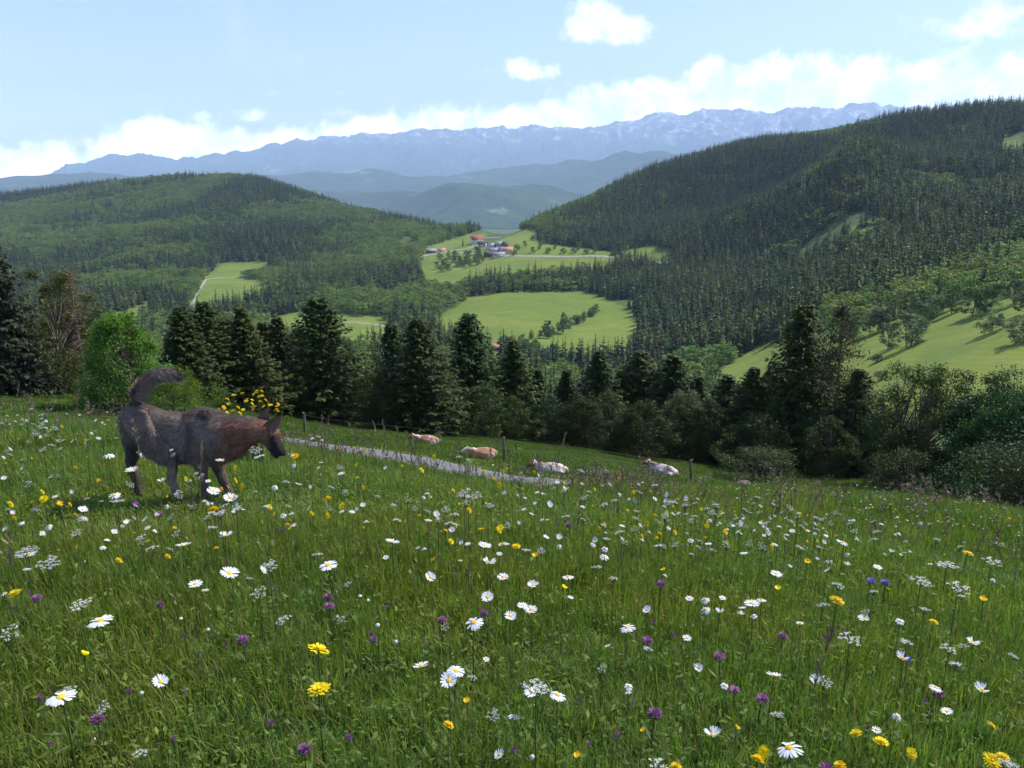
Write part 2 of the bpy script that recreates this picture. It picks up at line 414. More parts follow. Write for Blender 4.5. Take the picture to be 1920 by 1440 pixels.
def ground_mat():
    m, t, out = nodes_mat('ground')
    g = t.n('ShaderNodeNewGeometry'); P = g.outputs['Position']
    fa = t.n('ShaderNodeAttribute', attribute_name='field'); na = t.n('ShaderNodeAttribute', attribute_name='near')
    pa = t.n('ShaderNodeAttribute', attribute_name='pasture')
    n1 = t.noise(P, .012, 6, .6); n2 = t.noise(P, .12, 5, .6); n3 = t.noise(P, 3.0, 6, .7); n4 = t.noise(P, 24, 5, .7)
    wood = t.mix(t.smooth(n2, .35, .65), (.050, .080, .024), (.095, .130, .040))
    fld = t.mix(t.smooth(n1, .38, .62), (.120, .172, .020), (.172, .210, .030))
    fld = t.mix(t.math('MULTIPLY', t.smooth(n2, .45, .75), .45), fld, (.235, .245, .085))
    # mowing lines along the contour
    wv = t.n('ShaderNodeTexWave', wave_type='BANDS'); wv.inputs['Scale'].default_value = .09; wv.inputs['Distortion'].default_value = 9
    wv.inputs['Detail'].default_value = 3; wv.inputs['Detail Scale'].default_value = .25; t.l(P, wv.inputs['Vector'])
    n5 = t.noise(P, .035, 7, .68); fld = t.mix(t.math('MULTIPLY', t.smooth(n5, .42, .66), .65), fld, (.095, .150, .030))
    fld = t.mix(t.math('MULTIPLY', wv.outputs['Fac'], .38), fld, (.11, .165, .035))
    col = t.mix(fa.outputs['Fac'], wood, fld)
    past = t.mix(t.smooth(n3, .35, .65), (.060, .110, .018), (.098, .150, .028))
    past = t.mix(t.math('MULTIPLY', t.smooth(n2, .5, .7), .5), past, (.115, .145, .038))
    turf = t.mix(t.smooth(n4, .35, .65), (.035, .062, .012), (.070, .115, .022))
    turf = t.mix(t.math('MULTIPLY', t.smooth(n3, .5, .75), .5), turf, (.055, .045, .025))
    nearc = t.mix(pa.outputs['Fac'], turf, past)
    col = t.mix(na.outputs['Fac'], col, nearc)
    b = t.n('ShaderNodeBsdfPrincipled'); b.inputs['Roughness'].default_value = .95; b.inputs['Specular IOR Level'].default_value = .1
    t.l(col, b.inputs['Base Color'])
    bp = t.n('ShaderNodeBump'); bp.inputs['Strength'].default_value = .6; bp.inputs['Distance'].default_value = .5
    t.l(n2, bp.inputs['Height']); t.l(bp.outputs[0], b.inputs['Normal'])
    t.l(b.outputs[0], out.inputs[0]); return m

def build_ground():
    nr, na = ZG.shape
    V = np.stack([gx, gy, ZG], -1).reshape(-1, 3)
    i = np.arange(nr - 1)[:, None]; j = np.arange(na)[None]; j2 = (j + 1) % na
    Qs = np.stack([i * na + j, (i + 1) * na + j, (i + 1) * na + j2, i * na + j2], -1).reshape(-1, 4)
    cen = len(V); V = np.concatenate([V, [[0, 0, ZG[0].mean()]]])
    T = np.stack([np.full(na, cen), np.arange(na), (np.arange(na) + 1) % na], -1)
    x, y, z = V.T; r = np.hypot(x, y)
    fld = field_mask(x, y, z).astype(np.float32)
    # soften the field edge a little
    f2 = fld[:-1].reshape(nr, na); f2 = (f2 + np.roll(f2, 1, 1) + np.roll(f2, -1, 1)) / 3; fld[:-1] = f2.ravel()
    near = 1 - ramp(r, 75, 100)
    rp = np.interp(np.arctan2(x, y), AZD, RK[7][:len(AZD)])
    past = ramp(r, 9, 17)
    me = mesh_np('ground', V, Qs, T, True, {'field': fld, 'near': near, 'pasture': past})
    o = link('ground', me, ground_mat()); tag(o, kind='structure')
build_ground()

# running horizon for culling trees that a hill hides
ELV = np.maximum.accumulate(np.where(RR[:, None] > 90, ZG / RR[:, None], -9), axis=0)
def seen(x, y, top):
    r = np.hypot(x, y); a = np.arctan2(x, y)
    j = np.clip(np.searchsorted(AZX, a), 0, len(AZD) - 1); i = np.clip(((np.log(r * .985) - LR[0]) / (LR[1] - LR[0])).astype(int), 0, len(LR) - 1)
    return top / r > ELV[i, j] - .0008

# ------------------------------------------------------------------ far country: hills, mountain range
CREST = [(-500, 372), (-100, 352), (0, 342), (60, 334), (100, 324), (150, 303), (200, 294), (270, 290), (330, 302), (400, 290), (470, 280), (520, 271), (600, 259),
         (680, 250), (740, 251), (800, 242), (860, 244), (940, 238), (1040, 238), (1110, 240), (1190, 226), (1240, 212), (1280, 216),
         (1340, 208), (1380, 203), (1450, 212), (1500, 198), (1560, 203), (1620, 194), (1700, 199), (1760, 205), (1920, 195), (2400, 190)]
FLOOR = -640.0
def far_z(a, r):
    x, y = r * np.sin(a), r * np.cos(a)
    fl = -430 + (FLOOR + 430) * ramp(r, 4900, 8200)
    z = fl + 80 * (fbm(x / 2200, y / 2200, 41, 4) + .2) * ramp(r, 5500, 9000)
    n = 1 + .40 * fbm(x / 800, y / 800, 51, 5)
    def bump(px, r0, sa, sr, h):
        a0 = math.atan((px - 960) / F / CP); k = 1.65
        return (h * k - 60) * np.exp(-((a - a0) / sa) ** 2 - ((r - r0 * k) / (sr * k)) ** 2) * n
    for q in [(900, 5200, .075, 700, 205), (1040, 5600, .08, 600, 185), (790, 5900, .09, 600, 150), (560, 6500, .16, 800, 190), (1230, 8200, .16, 1000, 300),
              (1010, 8900, .18, 800, 225), (640, 8600, .22, 800, 190), (1500, 7500, .2, 1300, 320), (150, 8000, .25, 1300, 250), (850, 7400, .10, 500, 170)]: z = z + bump(*q)
    ca, ce = azel([c[0] for c in CREST], [c[1] for c in CREST])
    e = np.interp(a, ca, np.tan(ce)); e = e + .0064 * (fbm(a * 60, a * 0 + 3, 61, 7, .66) + .12)
    RC = 26500.0
    t = np.clip((r - 17500) / (RC - 17500), 0, 1.0)
    ridge = 1 - 2 * np.abs(fbm(x / 1900 + .6 * fbm(x / 3000, y / 3000, 77, 2), y / 3300, 71, 6, .58))
    mtn = (e * RC - FLOOR) * t ** 1.25 * (1 - (1 - ridge) * .62 * (1 - t ** 6) * ramp(t, 0, .25))
    return np.maximum(np.maximum(z, fl - 8) * (1 - t) + t * FLOOR + mtn - np.clip((r - RC) / 4000, 0, 1) * 500, FLOOR - 9)

def far_mat(name, rock):
    m, t, out = nodes_mat(name)
    g = t.n('ShaderNodeNewGeometry'); P = g.outputs['Position']
    n1 = t.noise(P, .0012, 9, .66); n2 = t.noise(P, .006, 6, .6)
    col = t.mix(t.smooth(n2, .4, .6), (.020, .040, .018), (.045, .070, .025))
    col = t.mix(t.smooth(n1, .60, .66), col, (.16, .20, .09))
    if rock:
        sp = t.n('ShaderNodeSeparateXYZ'); t.l(P, sp.inputs[0])
        hgt = t.math('ADD', sp.outputs[2], t.math('MULTIPLY', t.noise(P, .0016, 6, .6), 600))
        n3 = t.noise(P, .0032, 8, .72)
        snow = t.math('MULTIPLY', t.smooth(hgt, 600, 1300), t.smooth(n3, .50, .60))
        col = t.mix(t.smooth(hgt, 600, 1400), col, (.12, .14, .12)); col = t.mix(snow, col, (.60, .58, .55))
    b = t.n('ShaderNodeBsdfDiffuse'); t.l(col, b.inputs[0]); t.l(b.outputs[0], out.inputs[0]); return m

def build_far():
    a = np.radians(np.arange(-48, 48.01, .08)); rs = np.concatenate([np.linspace(4800, 17400, 200), np.linspace(17500, 30500, 170)])
    for nm, r in (('hills', rs[rs <= 17500.1]), ('mountain_range', rs[rs >= 17500])):
        Rg, Ag = np.meshgrid(r, a, indexing='ij'); Z = far_z(Ag, Rg)
        if nm == 'hills': Z[0] = -436; Z = Z + 0
        V = np.stack([Rg * np.sin(Ag), Rg * np.cos(Ag), Z], -1).reshape(-1, 3); na = len(a)
        i = np.arange(len(r) - 1)[:, None]; j = np.arange(na - 1)[None]
        Qs = np.stack([i * na + j, (i + 1) * na + j, (i + 1) * na + j + 1, i * na + j + 1], -1).reshape(-1, 4)
        o = link(nm, mesh_np(nm, V, Qs, None, True), far_mat(nm, nm != 'hills')); tag(o, kind='structure')
build_far()

# ------------------------------------------------------------------ scattering (one object, many instances)
def scatter(name, P, rot, scl, idx, sources, label, cat):
    P = np.asarray(P, float); n = len(P)
    me = bpy.data.meshes.new(name); me.vertices.add(n); me.vertices.foreach_set('co', P.astype(np.float32).ravel())
    a = me.attributes.new('rot', 'FLOAT_VECTOR', 'POINT'); a.data.foreach_set('vector', np.asarray(rot, np.float32).ravel())
    a = me.attributes.new('scl', 'FLOAT_VECTOR', 'POINT'); a.data.foreach_set('vector', np.asarray(scl, np.float32).ravel())
    a = me.attributes.new('idx', 'INT', 'POINT'); a.data.foreach_set('value', np.asarray(idx, np.int32))
    o = link(name, me)
    col = bpy.data.collections.new(name + '_kinds')
    for k, s in enumerate(sources): s.name = '%s_kind_%02d' % (name, k); col.objects.link(s)
    ng = bpy.data.node_groups.new(name + '_scatter', 'GeometryNodeTree')
    ng.interface.new_socket('Geometry', in_out='INPUT', socket_type='NodeSocketGeometry')
    ng.interface.new_socket('Geometry', in_out='OUTPUT', socket_type='NodeSocketGeometry')
    N = ng.nodes; gi = N.new('NodeGroupInput'); go = N.new('NodeGroupOutput'); ip = N.new('GeometryNodeInstanceOnPoints')
    ci = N.new('GeometryNodeCollectionInfo'); ci.inputs['Collection'].default_value = col
    ci.inputs['Separate Children'].default_value = True; ci.inputs['Reset Children'].default_value = True
    ip.inputs['Pick Instance'].default_value = True
    def attr(nm, dt):
        a = N.new('GeometryNodeInputNamedAttribute'); a.data_type = dt; a.inputs['Name'].default_value = nm
        return [s for s in a.outputs if s.enabled][0]
    L = ng.links.new
    L(gi.outputs[0], ip.inputs['Points']); L(ci.outputs[0], ip.inputs['Instance'])
    L(attr('idx', 'INT'), ip.inputs['Instance Index']); L(attr('rot', 'FLOAT_VECTOR'), ip.inputs['Rotation'])
    L(attr('scl', 'FLOAT_VECTOR'), ip.inputs['Scale']); L(ip.outputs[0], go.inputs[0])
    md = o.modifiers.new('scatter', 'NODES'); md.node_group = ng
    return tag(o, label, cat, kind='stuff')

# ------------------------------------------------------------------ trees
def sprays(acc, P, D, L, W, rg_, a, n_side=0, droop=.25):
    """flat ragged sprays of needles: a bent pair of quads from P along D"""
    P = np.asarray(P, float); D = np.asarray(D, float); n = len(P)
    D = D / (np.linalg.norm(D, axis=1, keepdims=True) + 1e-9)
    up = np.array([0, 0, 1.0]) + rg_.normal(0, .35, (n, 3)); S = np.cross(D, up); S /= np.linalg.norm(S, axis=1, keepdims=True) + 1e-9
    L = np.broadcast_to(L, (n,))[:, None]; W = np.broadcast_to(W, (n,))[:, None]
    A = P; B = P + D * L * .5; Cc = P + D * L + np.array([0, 0, -1.0]) * L * droop
    V = np.stack([A - S * W * .25, A + S * W * .25, B - S * W, B + S * W, Cc - S * W * .15, Cc + S * W * .15], 1).reshape(-1, 3)
    b = np.arange(n)[:, None] * 6
    Qs = np.concatenate([b + [0, 1, 3, 2], b + [2, 3, 5, 4]])
    acc.add(V, Qs, None, np.repeat(np.broadcast_to(a, (n,)), 6))

def spruce(seed, h=15., rad=2.6, whorl=.34, per=8, sp=9, size=.42, open_=0.0, bare=.06, shape=.8, droop=.35, topy=.0):
    """spruce / larch: whorls of drooping boughs hung with sprays; returns crown and trunk meshes"""
    rg_ = np.random.default_rng(seed); cr = Acc(); tr = Acc()
    lean = rg_.normal(0, .006, 2)
    zs = np.linspace(0, h * .985, 14); tp = np.stack([lean[0] * zs * (zs / h), lean[1] * zs * (zs / h), zs], 1)
    tr.tube(tp, np.interp(zs, [0, h * .04, h], [h * .017, h * .0125, .015]), 8)
    z = h * bare; k = 0
    PP, DD, LL, WW, AA = [], [], [], [], []
    lob = rg_.uniform(0, 6.28, 3)
    while z < h * .985:
        t = z / h; env = (1 - t) ** shape
        nb = max(4, int(round(per * (.55 + .6 * (1 - t)))))
        th0 = rg_.uniform(0, 6.28)
        for b in range(nb):
            if rg_.random() < open_: continue
            th = th0 + b * 6.283 / nb + rg_.normal(0, .22)
            Lb = rad * env * rg_.uniform(.62, 1.12) * (1 + .16 * math.sin(2 * th + lob[0] + 5 * t)) + .12
            if t < .25: Lb *= .75 + t
            u = np.linspace(0, 1, 5); el = .28 * (t * 1.6 - .35)
            q = np.stack([np.cos(th) * u * Lb, np.sin(th) * u * Lb, Lb * (el * u * 1.6 - droop * u ** 1.6 + .16 * droop * u ** 6 * 4)], 1)
            q[:, :2] += np.array([lean[0], lean[1]]) * z * t; q[:, 2] += z
            tr.tube(q, np.linspace(.018 + .010 * Lb, .006, 5), 3)
            m = max(4, int(2.4 * sp * (.35 + .65 * Lb / rad)))
            uu = rg_.uniform(.12, 1.0, m) ** .8
            pos = np.stack([np.interp(uu, u, q[:, i]) for i in range(3)], 1)
            out = np.array([math.cos(th), math.sin(th), 0]); side = np.array([-math.sin(th), math.cos(th), 0])
            ss = rg_.choice([-1, 1], m) * rg_.uniform(.1, 1.1, m)
            dd = out[None] * rg_.uniform(.35, 1, m)[:, None] + side[None] * ss[:, None]
            dd[:, 2] += rg_.normal(-.25, .3, m)
            pos += side[None] * (ss * .18 * (1 - uu) * Lb)[:, None]
            PP.append(pos); DD.append(dd); LL.append(size * rg_.uniform(.6, 1.25, m) * (.55 + .45 * (1 - t))); WW.append(size * rg_.uniform(.18, .36, m))
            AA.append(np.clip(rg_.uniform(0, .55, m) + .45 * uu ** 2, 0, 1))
        z += whorl * (.55 + .6 * (1 - t)) * rg_.uniform(.8, 1.2); k += 1
    # leader
    PP.append(np.array([[lean[0] * h, lean[1] * h, h * .95]] * 5)); DD.append(np.concatenate([rg_.normal(0, .25, (5, 2)), np.ones((5, 1))], 1))
    LL.append(np.full(5, size * 1.2)); WW.append(np.full(5, size * .16)); AA.append(np.full(5, .8))
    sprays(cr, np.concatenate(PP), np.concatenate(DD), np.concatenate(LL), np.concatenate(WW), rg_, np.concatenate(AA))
    return cr.mesh('crown'), tr.mesh('trunk', True)

def leaves(acc, P, Nrm, s, rg_, a):
    """small four-sided leaves"""
    n = len(P); d = rg_.normal(0, 1, (n, 3)); U = np.cross(Nrm, d); U /= np.linalg.norm(U, axis=1, keepdims=True) + 1e-9
    W = np.cross(Nrm, U); W /= np.linalg.norm(W, axis=1, keepdims=True) + 1e-9
    s = np.broadcast_to(s, (n,))[:, None]
    V = np.stack([P - U * s, P + W * s * .45, P + U * s, P - W * s * .45], 1).reshape(-1, 3)
    acc.add(V, np.arange(n * 4).reshape(-1, 4), None, np.repeat(np.broadcast_to(a, (n,)), 4))

def broadleaf(seed, h=9., rad=3.2, nclump=70, per=110, leaf=.12, base=.12, flat=1.0, trunks=1, egg=.5):
    """broadleaf tree or shrub: limbs carrying clumps of leaves"""
    rg_ = np.random.default_rng(seed); cr = Acc(); tr = Acc()
    zc0, hh = h * base, h * (1 - base)
    lob = rg_.uniform(0, 6.28, 4)
    tops = []
    for k in range(trunks):
        off = np.array([0., 0, 0]) if trunks == 1 else np.array([rg_.normal(0, rad * .16), rg_.normal(0, rad * .16), 0])
        lean = rg_.normal(0, .05 if trunks == 1 else .12, 2); zs = np.linspace(0, h * .8, 8)
        tp = np.stack([off[0] + lean[0] * zs + .04 * h * np.sin(zs / h * 5 + lob[0]) * zs / h, off[1] + lean[1] * zs, zs], 1)
        tr.tube(tp, np.linspace(h * .018 / math.sqrt(trunks) + .02, .03, 8), 7); tops.append(tp)
    Ps, Ns, Ss, As = [], [], [], []
    for c in range(nclump):
        th = rg_.uniform(0, 6.283); u = rg_.random() ** .85
        prof = (math.sin(PI * min(1, max(0, (u ** (.6 + egg * .4))))) ** .55) if u < .96 else .35
        prof = max(prof, .25 * (1 - u))
        rr = rad * prof * (1 + .22 * math.sin(2 * th + lob[1] + 4 * u) + .14 * math.sin(5 * th + lob[2] - 7 * u)) * rg_.uniform(.55, 1.0) ** .6
        cc = np.array([rr * math.cos(th), rr * math.sin(th), zc0 + hh * u * (1 + .04 * math.sin(3 * th + lob[3]))])
        tp = tops[rg_.integers(len(tops))]; st = tp[min(7, int(1 + 6 * max(0, u - .22)))]
        cc[:2] += tp[min(7, int(8 * u))][:2]
        mid = (st + cc) / 2 + np.array([0, 0, -.08 * rad])
        tr.tube(np.stack([st, mid, cc]), [h * .0055 + .01, h * .004 + .006, .008], 4)
        cs = rad * rg_.uniform(.20, .38) * (1.1 - .25 * u); n = int(per * rg_.uniform(.6, 1.3))
        d = rg_.normal(0, 1, (n, 3)); d /= np.linalg.norm(d, axis=1, keepdims=True)
        q = rg_.random(n) ** .45
        p = cc + d * (cs * q)[:, None] * np.array([1, 1, .72 * flat]) + rg_.normal(0, cs * .12, (n, 3))
        Ps.append(p); nn = d * .7 + np.array([0, 0, .5]) + rg_.normal(0, .45, (n, 3)); Ns.append(nn / np.linalg.norm(nn, axis=1, keepdims=True))
        Ss.append(leaf * rg_.uniform(.6, 1.3, n)); As.append(np.clip(rg_.uniform(0, 1) * .5 + rg_.uniform(0, .5, n), 0, 1))
    leaves(cr, np.concatenate(Ps), np.concatenate(Ns), np.concatenate(Ss), rg_, np.concatenate(As))
    return cr.mesh('crown'), tr.mesh('trunk', True)

def pine(seed, h=15., crown_from=.5, rad=2.4):
    rg_ = np.random.default_rng(seed); cr = Acc(); tr = Acc()
    zs = np.linspace(0, h * .97, 16); tp = np.stack([.12 * np.sin(zs / 3.1), .10 * np.cos(zs / 2.7) - .1, zs], 1)
    tr.tube(tp, np.interp(zs, [0, h], [.21, .04]), 8)
    for k in range(46):
        u = rg_.random(); z = h * (crown_from + (1 - crown_from) * u * .98); th = rg_.uniform(0, 6.283)
        Lb = rad * (math.sin(PI * min(1, u * .8 + .22)) ** .6) * rg_.uniform(.5, 1.05)
        b0 = np.array([np.interp(z, zs, tp[:, 0]), np.interp(z, zs, tp[:, 1]), z])
        e = b0 + np.array([math.cos(th) * Lb, math.sin(th) * Lb, Lb * rg_.uniform(-.05, .45)])
        m = (b0 + e) / 2 + np.array([0, 0, -.1 * Lb]); tr.tube(np.stack([b0, m, e]), [.05, .035, .012], 4)
        n = 110; t = rg_.uniform(.35, 1.08, n)[:, None]
        p = b0 * (1 - t) + e * t + rg_.normal(0, .24 + .09 * Lb, (n, 3)) * np.array([1, 1, .6])
        sprays(cr, p, rg_.normal(0, 1, (n, 3)) + np.array([0, 0, .4]), rg_.uniform(.16, .30, n), rg_.uniform(.03, .06, n), rg_, rg_.uniform(0, 1, n), droop=0)
    for k in range(9):   # dead snags on the bare bole
        z = h * rg_.uniform(.15, crown_from); th = rg_.uniform(0, 6.283); b0 = np.array([np.interp(z, zs, tp[:, 0]), np.interp(z, zs, tp[:, 1]), z])
        tr.tube(np.stack([b0, b0 + np.array([math.cos(th), math.sin(th), -.1]) * rg_.uniform(.3, .9)]), [.025, .008], 3)
    return cr.mesh('crown'), tr.mesh('trunk', True)

bark = simple_mat('bark', (.075, .058, .042), .95, (.13, .105, .08), 6, .1)
bark_pale = simple_mat('pale_bark', (.30, .24, .17), .9, (.16, .11, .075), 5, .1)
bark_pine = simple_mat('pine_bark', (.22, .10, .05), .9, (.12, .07, .045), 5, .1)
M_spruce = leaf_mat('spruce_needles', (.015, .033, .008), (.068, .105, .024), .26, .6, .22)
M_larch = leaf_mat('larch_needles', (.035, .055, .022), (.085, .105, .045), .25, .6, .12)
M_dusty = leaf_mat('dusty_needles', (.022, .032, .018), (.055, .065, .035), .18, .6, .1)
M_dead = leaf_mat('dead_needles', (.075, .035, .022), (.14, .075, .040), .15, .7, .05, tcol=(1.2, 1.0, .8))
M_pine = leaf_mat('pine_needles', (.022, .034, .012), (.055, .072, .026), .18, .6, .1)
M_leafdark = leaf_mat('dark_leaves', (.015, .038, .008), (.046, .090, .018), .26, .5, .2)
M_leafolive = leaf_mat('olive_leaves', (.030, .052, .012), (.082, .112, .028), .25, .5, .15)
M_leafbright = leaf_mat('bright_leaves', (.055, .130, .016), (.125, .235, .032), .38, .45, .08)
M_leafgrey = leaf_mat('greygreen_leaves', (.070, .110, .042), (.150, .205, .090), .30, .5, .22, tcol=(1.2, 1.35, .8))
M_leaffar = leaf_mat('far_leaves', (.060, .110, .026), (.120, .190, .050), .28, .5, .25)

def place_tree(name, cm, tm, cmat, tmat, px, ybase, ytop, label, r=None, src_h=None, cat='tree', group=None, wscale=1.0, rz=None, sink=.15):
    """a tree thing whose foot is seen at (px, ybase) and whose tip reaches row ytop"""
    if r is None: g = hit(px, ybase, 34)
    else: g = atr(px, ybase, r)
    d = dirpx(px, ytop); z = d[2] / math.hypot(d[0], d[1]) * math.hypot(g[0], g[1]); hgt = max(1.0, z - g[2] + sink)
    t = empty(name, (g[0], g[1], g[2] - sink), rng.uniform(0, 6.28) if rz is None else rz, label, cat, group)
    s = hgt / src_h; wscale *= 1.5 if 'spruce' in name else 1.0; t.scale = (s * wscale, s * wscale, s)
    for me, mt, nm in ((cm, cmat, 'crown'), (tm, tmat, 'trunk')):
        if not me.materials: me.materials.append(mt)
        o = bpy.data.objects.new(nm, me); C.objects.link(o); o.parent = t
        if me.materials[0] != mt: o.material_slots[0].link = 'OBJECT'; o.material_slots[0].material = mt
    return t

def build_treeline():
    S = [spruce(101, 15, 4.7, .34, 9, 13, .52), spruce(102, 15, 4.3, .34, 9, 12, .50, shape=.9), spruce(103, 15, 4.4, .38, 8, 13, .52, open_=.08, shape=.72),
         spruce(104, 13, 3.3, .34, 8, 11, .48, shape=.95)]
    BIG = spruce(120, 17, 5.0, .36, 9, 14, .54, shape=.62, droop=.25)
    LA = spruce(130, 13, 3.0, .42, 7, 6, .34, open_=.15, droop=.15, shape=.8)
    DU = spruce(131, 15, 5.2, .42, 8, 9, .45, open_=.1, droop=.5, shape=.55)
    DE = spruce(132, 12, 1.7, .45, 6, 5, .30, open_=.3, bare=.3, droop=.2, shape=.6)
    PI_ = pine(140, 15, .52, 2.5)
    B = [broadleaf(201, 8, 3.4, 80, 120, .13, .05, egg=.3), broadleaf(202, 8, 3.0, 75, 120, .13, .05, egg=.2, trunks=3), broadleaf(203, 9, 2.9, 80, 120, .12, .10, egg=.8),
         broadleaf(204, 11, 3.6, 150, 130, .12, .16, egg=.7, trunks=3)]
    AS = broadleaf(210, 8, 3.6, 110, 130, .14, .04, egg=.0, trunks=2)
    SH = broadleaf(211, 3, 2.2, 70, 150, .055, .0, egg=.1, trunks=5)
    sp = lambda k, *a, **w: place_tree('spruce_tree', *S[k], M_spruce, bark, *a, src_h=(13 if k == 3 else 15), **w)
    gr = 'conifers along the lower edge of the meadow'
    place_tree('conifer_tree', *BIG, M_dusty, bark, 22, 748, 440, 'grey-green conifer with hanging boughs at the left edge of the picture', r=46, src_h=17, wscale=1.1, cat='tree')
    place_tree('olive_tree', *B[2], M_leafolive, bark_pale, 112, 748, 520, 'olive-green broadleaf tree between the grey conifer and the reddish dying tree', r=47, src_h=9, wscale=.95)
    place_tree('dying_conifer', *DE, M_dead, bark_pale, 165, 748, 500, 'thin dying conifer with reddish needles and a pale bare trunk', r=44, src_h=12, wscale=1.0)
    place_tree('olive_tree', *B[1], M_leafolive, bark, 150, 750, 560, 'low dark broadleaf tree behind the trunk of the dying conifer', r=50, src_h=8, wscale=.75)
    place_tree('ash_tree', *AS, M_leafbright, bark, 268, 760, 588, 'bright fresh-green broadleaf tree behind the tail of the dog', r=38, src_h=8, wscale=.86)
    place_tree('bush', *SH, M_leafbright, bark, 335, 762, 700, 'bright green bush at the foot of the fresh-green tree right of the dog\'s tail', r=36, src_h=3, wscale=.8, cat='bush')
    place_tree('bush', *SH, M_leafdark, bark, 215, 756, 690, 'dark green bush below the fresh-green tree left of the dog\'s tail', r=40, src_h=3, wscale=.9, cat='bush')
    sp(0, 362, 770, 572, 'dark spruce just right of the bright green tree', r=50)
    sp(2, 405, 772, 562, 'dark spruce, second right of the bright green tree, its tip slightly higher', r=52)
    sp(1, 472, 778, 572, 'dark spruce above the yellow flower cluster by the dog', r=53)
    sp(3, 535, 785, 590, 'slim dark spruce between the yellow flowers and the broad sunlit spruce', r=60)
    place_tree('spruce_tree', *BIG, M_spruce, bark, 612, 792, 556, 'broad tall spruce with sunlit tiers, largest in the left half of the tree line', r=57, src_h=17, wscale=.95)
    place_tree('larch_tree', *LA, M_larch, bark, 712, 802, 618, 'pale thin-needled larch right of the broad tall spruce', r=56, src_h=13)
    sp(3, 742, 800, 602, 'narrow dark spruce tip behind the pale larch', r=66)
    sp(0, 788, 815, 596, 'full spruce with lighter shoots behind the topmost brown cow', r=56)
    place_tree('spruce_tree', *BIG, M_spruce, bark, 880, 818, 586, 'broad blunt dark spruce left of the small red roof in the valley', r=66, src_h=17, wscale=.86)
    sp(1, 962, 820, 636, 'dark spruce just right of the small red roof in the valley', r=68)
    sp(3, 1006, 825, 690, 'short dark spruce right of the spruce beside the red roof', r=70)
    sp(3, 1060, 832, 690, 'short spruce left of the sharp pointed small spruce', r=72)
    sp(1, 1118, 836, 655, 'small sharp pointed spruce in the middle of the tree line', r=70)
    sp(2, 1190, 845, 655, 'dark spruce right of the sharp pointed small spruce', r=74)
    sp(0, 1250, 858, 662, 'dark heavy spruce above the lowest white cow', r=70)
    sp(1, 1395, 876, 684, 'dark spruce left of the tallest spruce on the right', r=66)
    place_tree('spruce_tree', *BIG, M_spruce, bark, 1482, 880, 566, 'tallest dark spruce right of centre, rising above the sunny pasture', r=66, src_h=17, wscale=.72)
    place_tree('pine_tree', *PI_, M_pine, bark_pine, 1548, 886, 574, 'pine with a bare reddish trunk and high crown beside the tallest spruce', r=63, src_h=15)
    sp(0, 1590, 890, 690, 'dark spruce under the crown of the bare-trunked pine', r=60)
    sp(3, 1445, 880, 740, 'small dark spruce at the foot of the tallest spruce', r=62)
    sp(1, 1632, 895, 770, 'small dark spruce below the sunny pasture, right of the pine', r=58)
    for k, (x, yb, yt, r, w, m, lb) in enumerate([
        (842, 812, 712, 60, 1.0, M_leafdark, 'round dark bush right of the full spruce behind the brown cow'),
        (905, 822, 722, 60, 1.1, M_leafdark, 'round dark bush beneath the broad blunt spruce'),
        (968, 828, 742, 62, 1.0, M_leafolive, 'round bush with olive leaves beneath the spruce beside the red roof'),
        (1030, 834, 748, 63, 1.1, M_leafdark, 'round dark bush behind the white cow with the brown head'),
        (1092, 842, 745, 63, 1.0, M_leafdark, 'round dark bush in front of the sharp pointed spruce'),
        (1150, 848, 742, 62, 1.1, M_leafolive, 'round bush with olive leaves left of the lowest white cow'),
        (1205, 855, 752, 61, 1.0, M_leafdark, 'round dark bush directly behind the lowest white cow'),
        (1290, 866, 760, 64, 1.1, M_leafdark, 'round dark bush between the heavy spruce and the wide dark trees'),
        (1340, 872, 750, 65, 1.0, M_leafdark, 'dark broadleaf tree left of the spruce next to the tallest one'),
        (1530, 886, 770, 60, 1.0, M_leafdark, 'dark bush at the foot of the bare-trunked pine'),
        (1660, 902, 835, 55, .9, M_leafdark, 'dark bush at the left foot of the tall broadleaf trees on the right'),
        (1560, 890, 790, 56, 1.1, M_leafdark, 'low dark bush under the pine at the field edge'),
        (1420, 880, 780, 60, 1.1, M_leafdark, 'low dark bush left of the tallest spruce at the field edge')]):
        place_tree('bush' if yt > 740 else 'broadleaf_tree', *B[k % 3], m, bark, x, yb, yt, lb, r=r, src_h=8 if k % 3 < 2 else 9, wscale=w, cat='bush' if yt > 740 else 'tree')
    place_tree('broadleaf_tree', *B[3], M_leafdark, bark_pale, 1722, 912, 694, 'tall dark broadleaf tree with several pale stems, right of the sunny pasture', r=53, src_h=11)
    place_tree('broadleaf_tree', *B[3], M_leafdark, bark_pale, 1838, 925, 706, 'wide dark broadleaf tree near the right edge of the picture', r=50, src_h=11, wscale=1.05)
    place_tree('broadleaf_tree', *B[2], M_leafdark, bark, 1912, 938, 765, 'dark broadleaf tree cut by the right edge of the picture', r=46, src_h=9, wscale=1.1)
    place_tree('broadleaf_tree', *B[1], M_leafdark, bark, 1780, 922, 760, 'dark bushy tree between the two tall broadleaf trees on the right', r=50, src_h=8, wscale=.9)
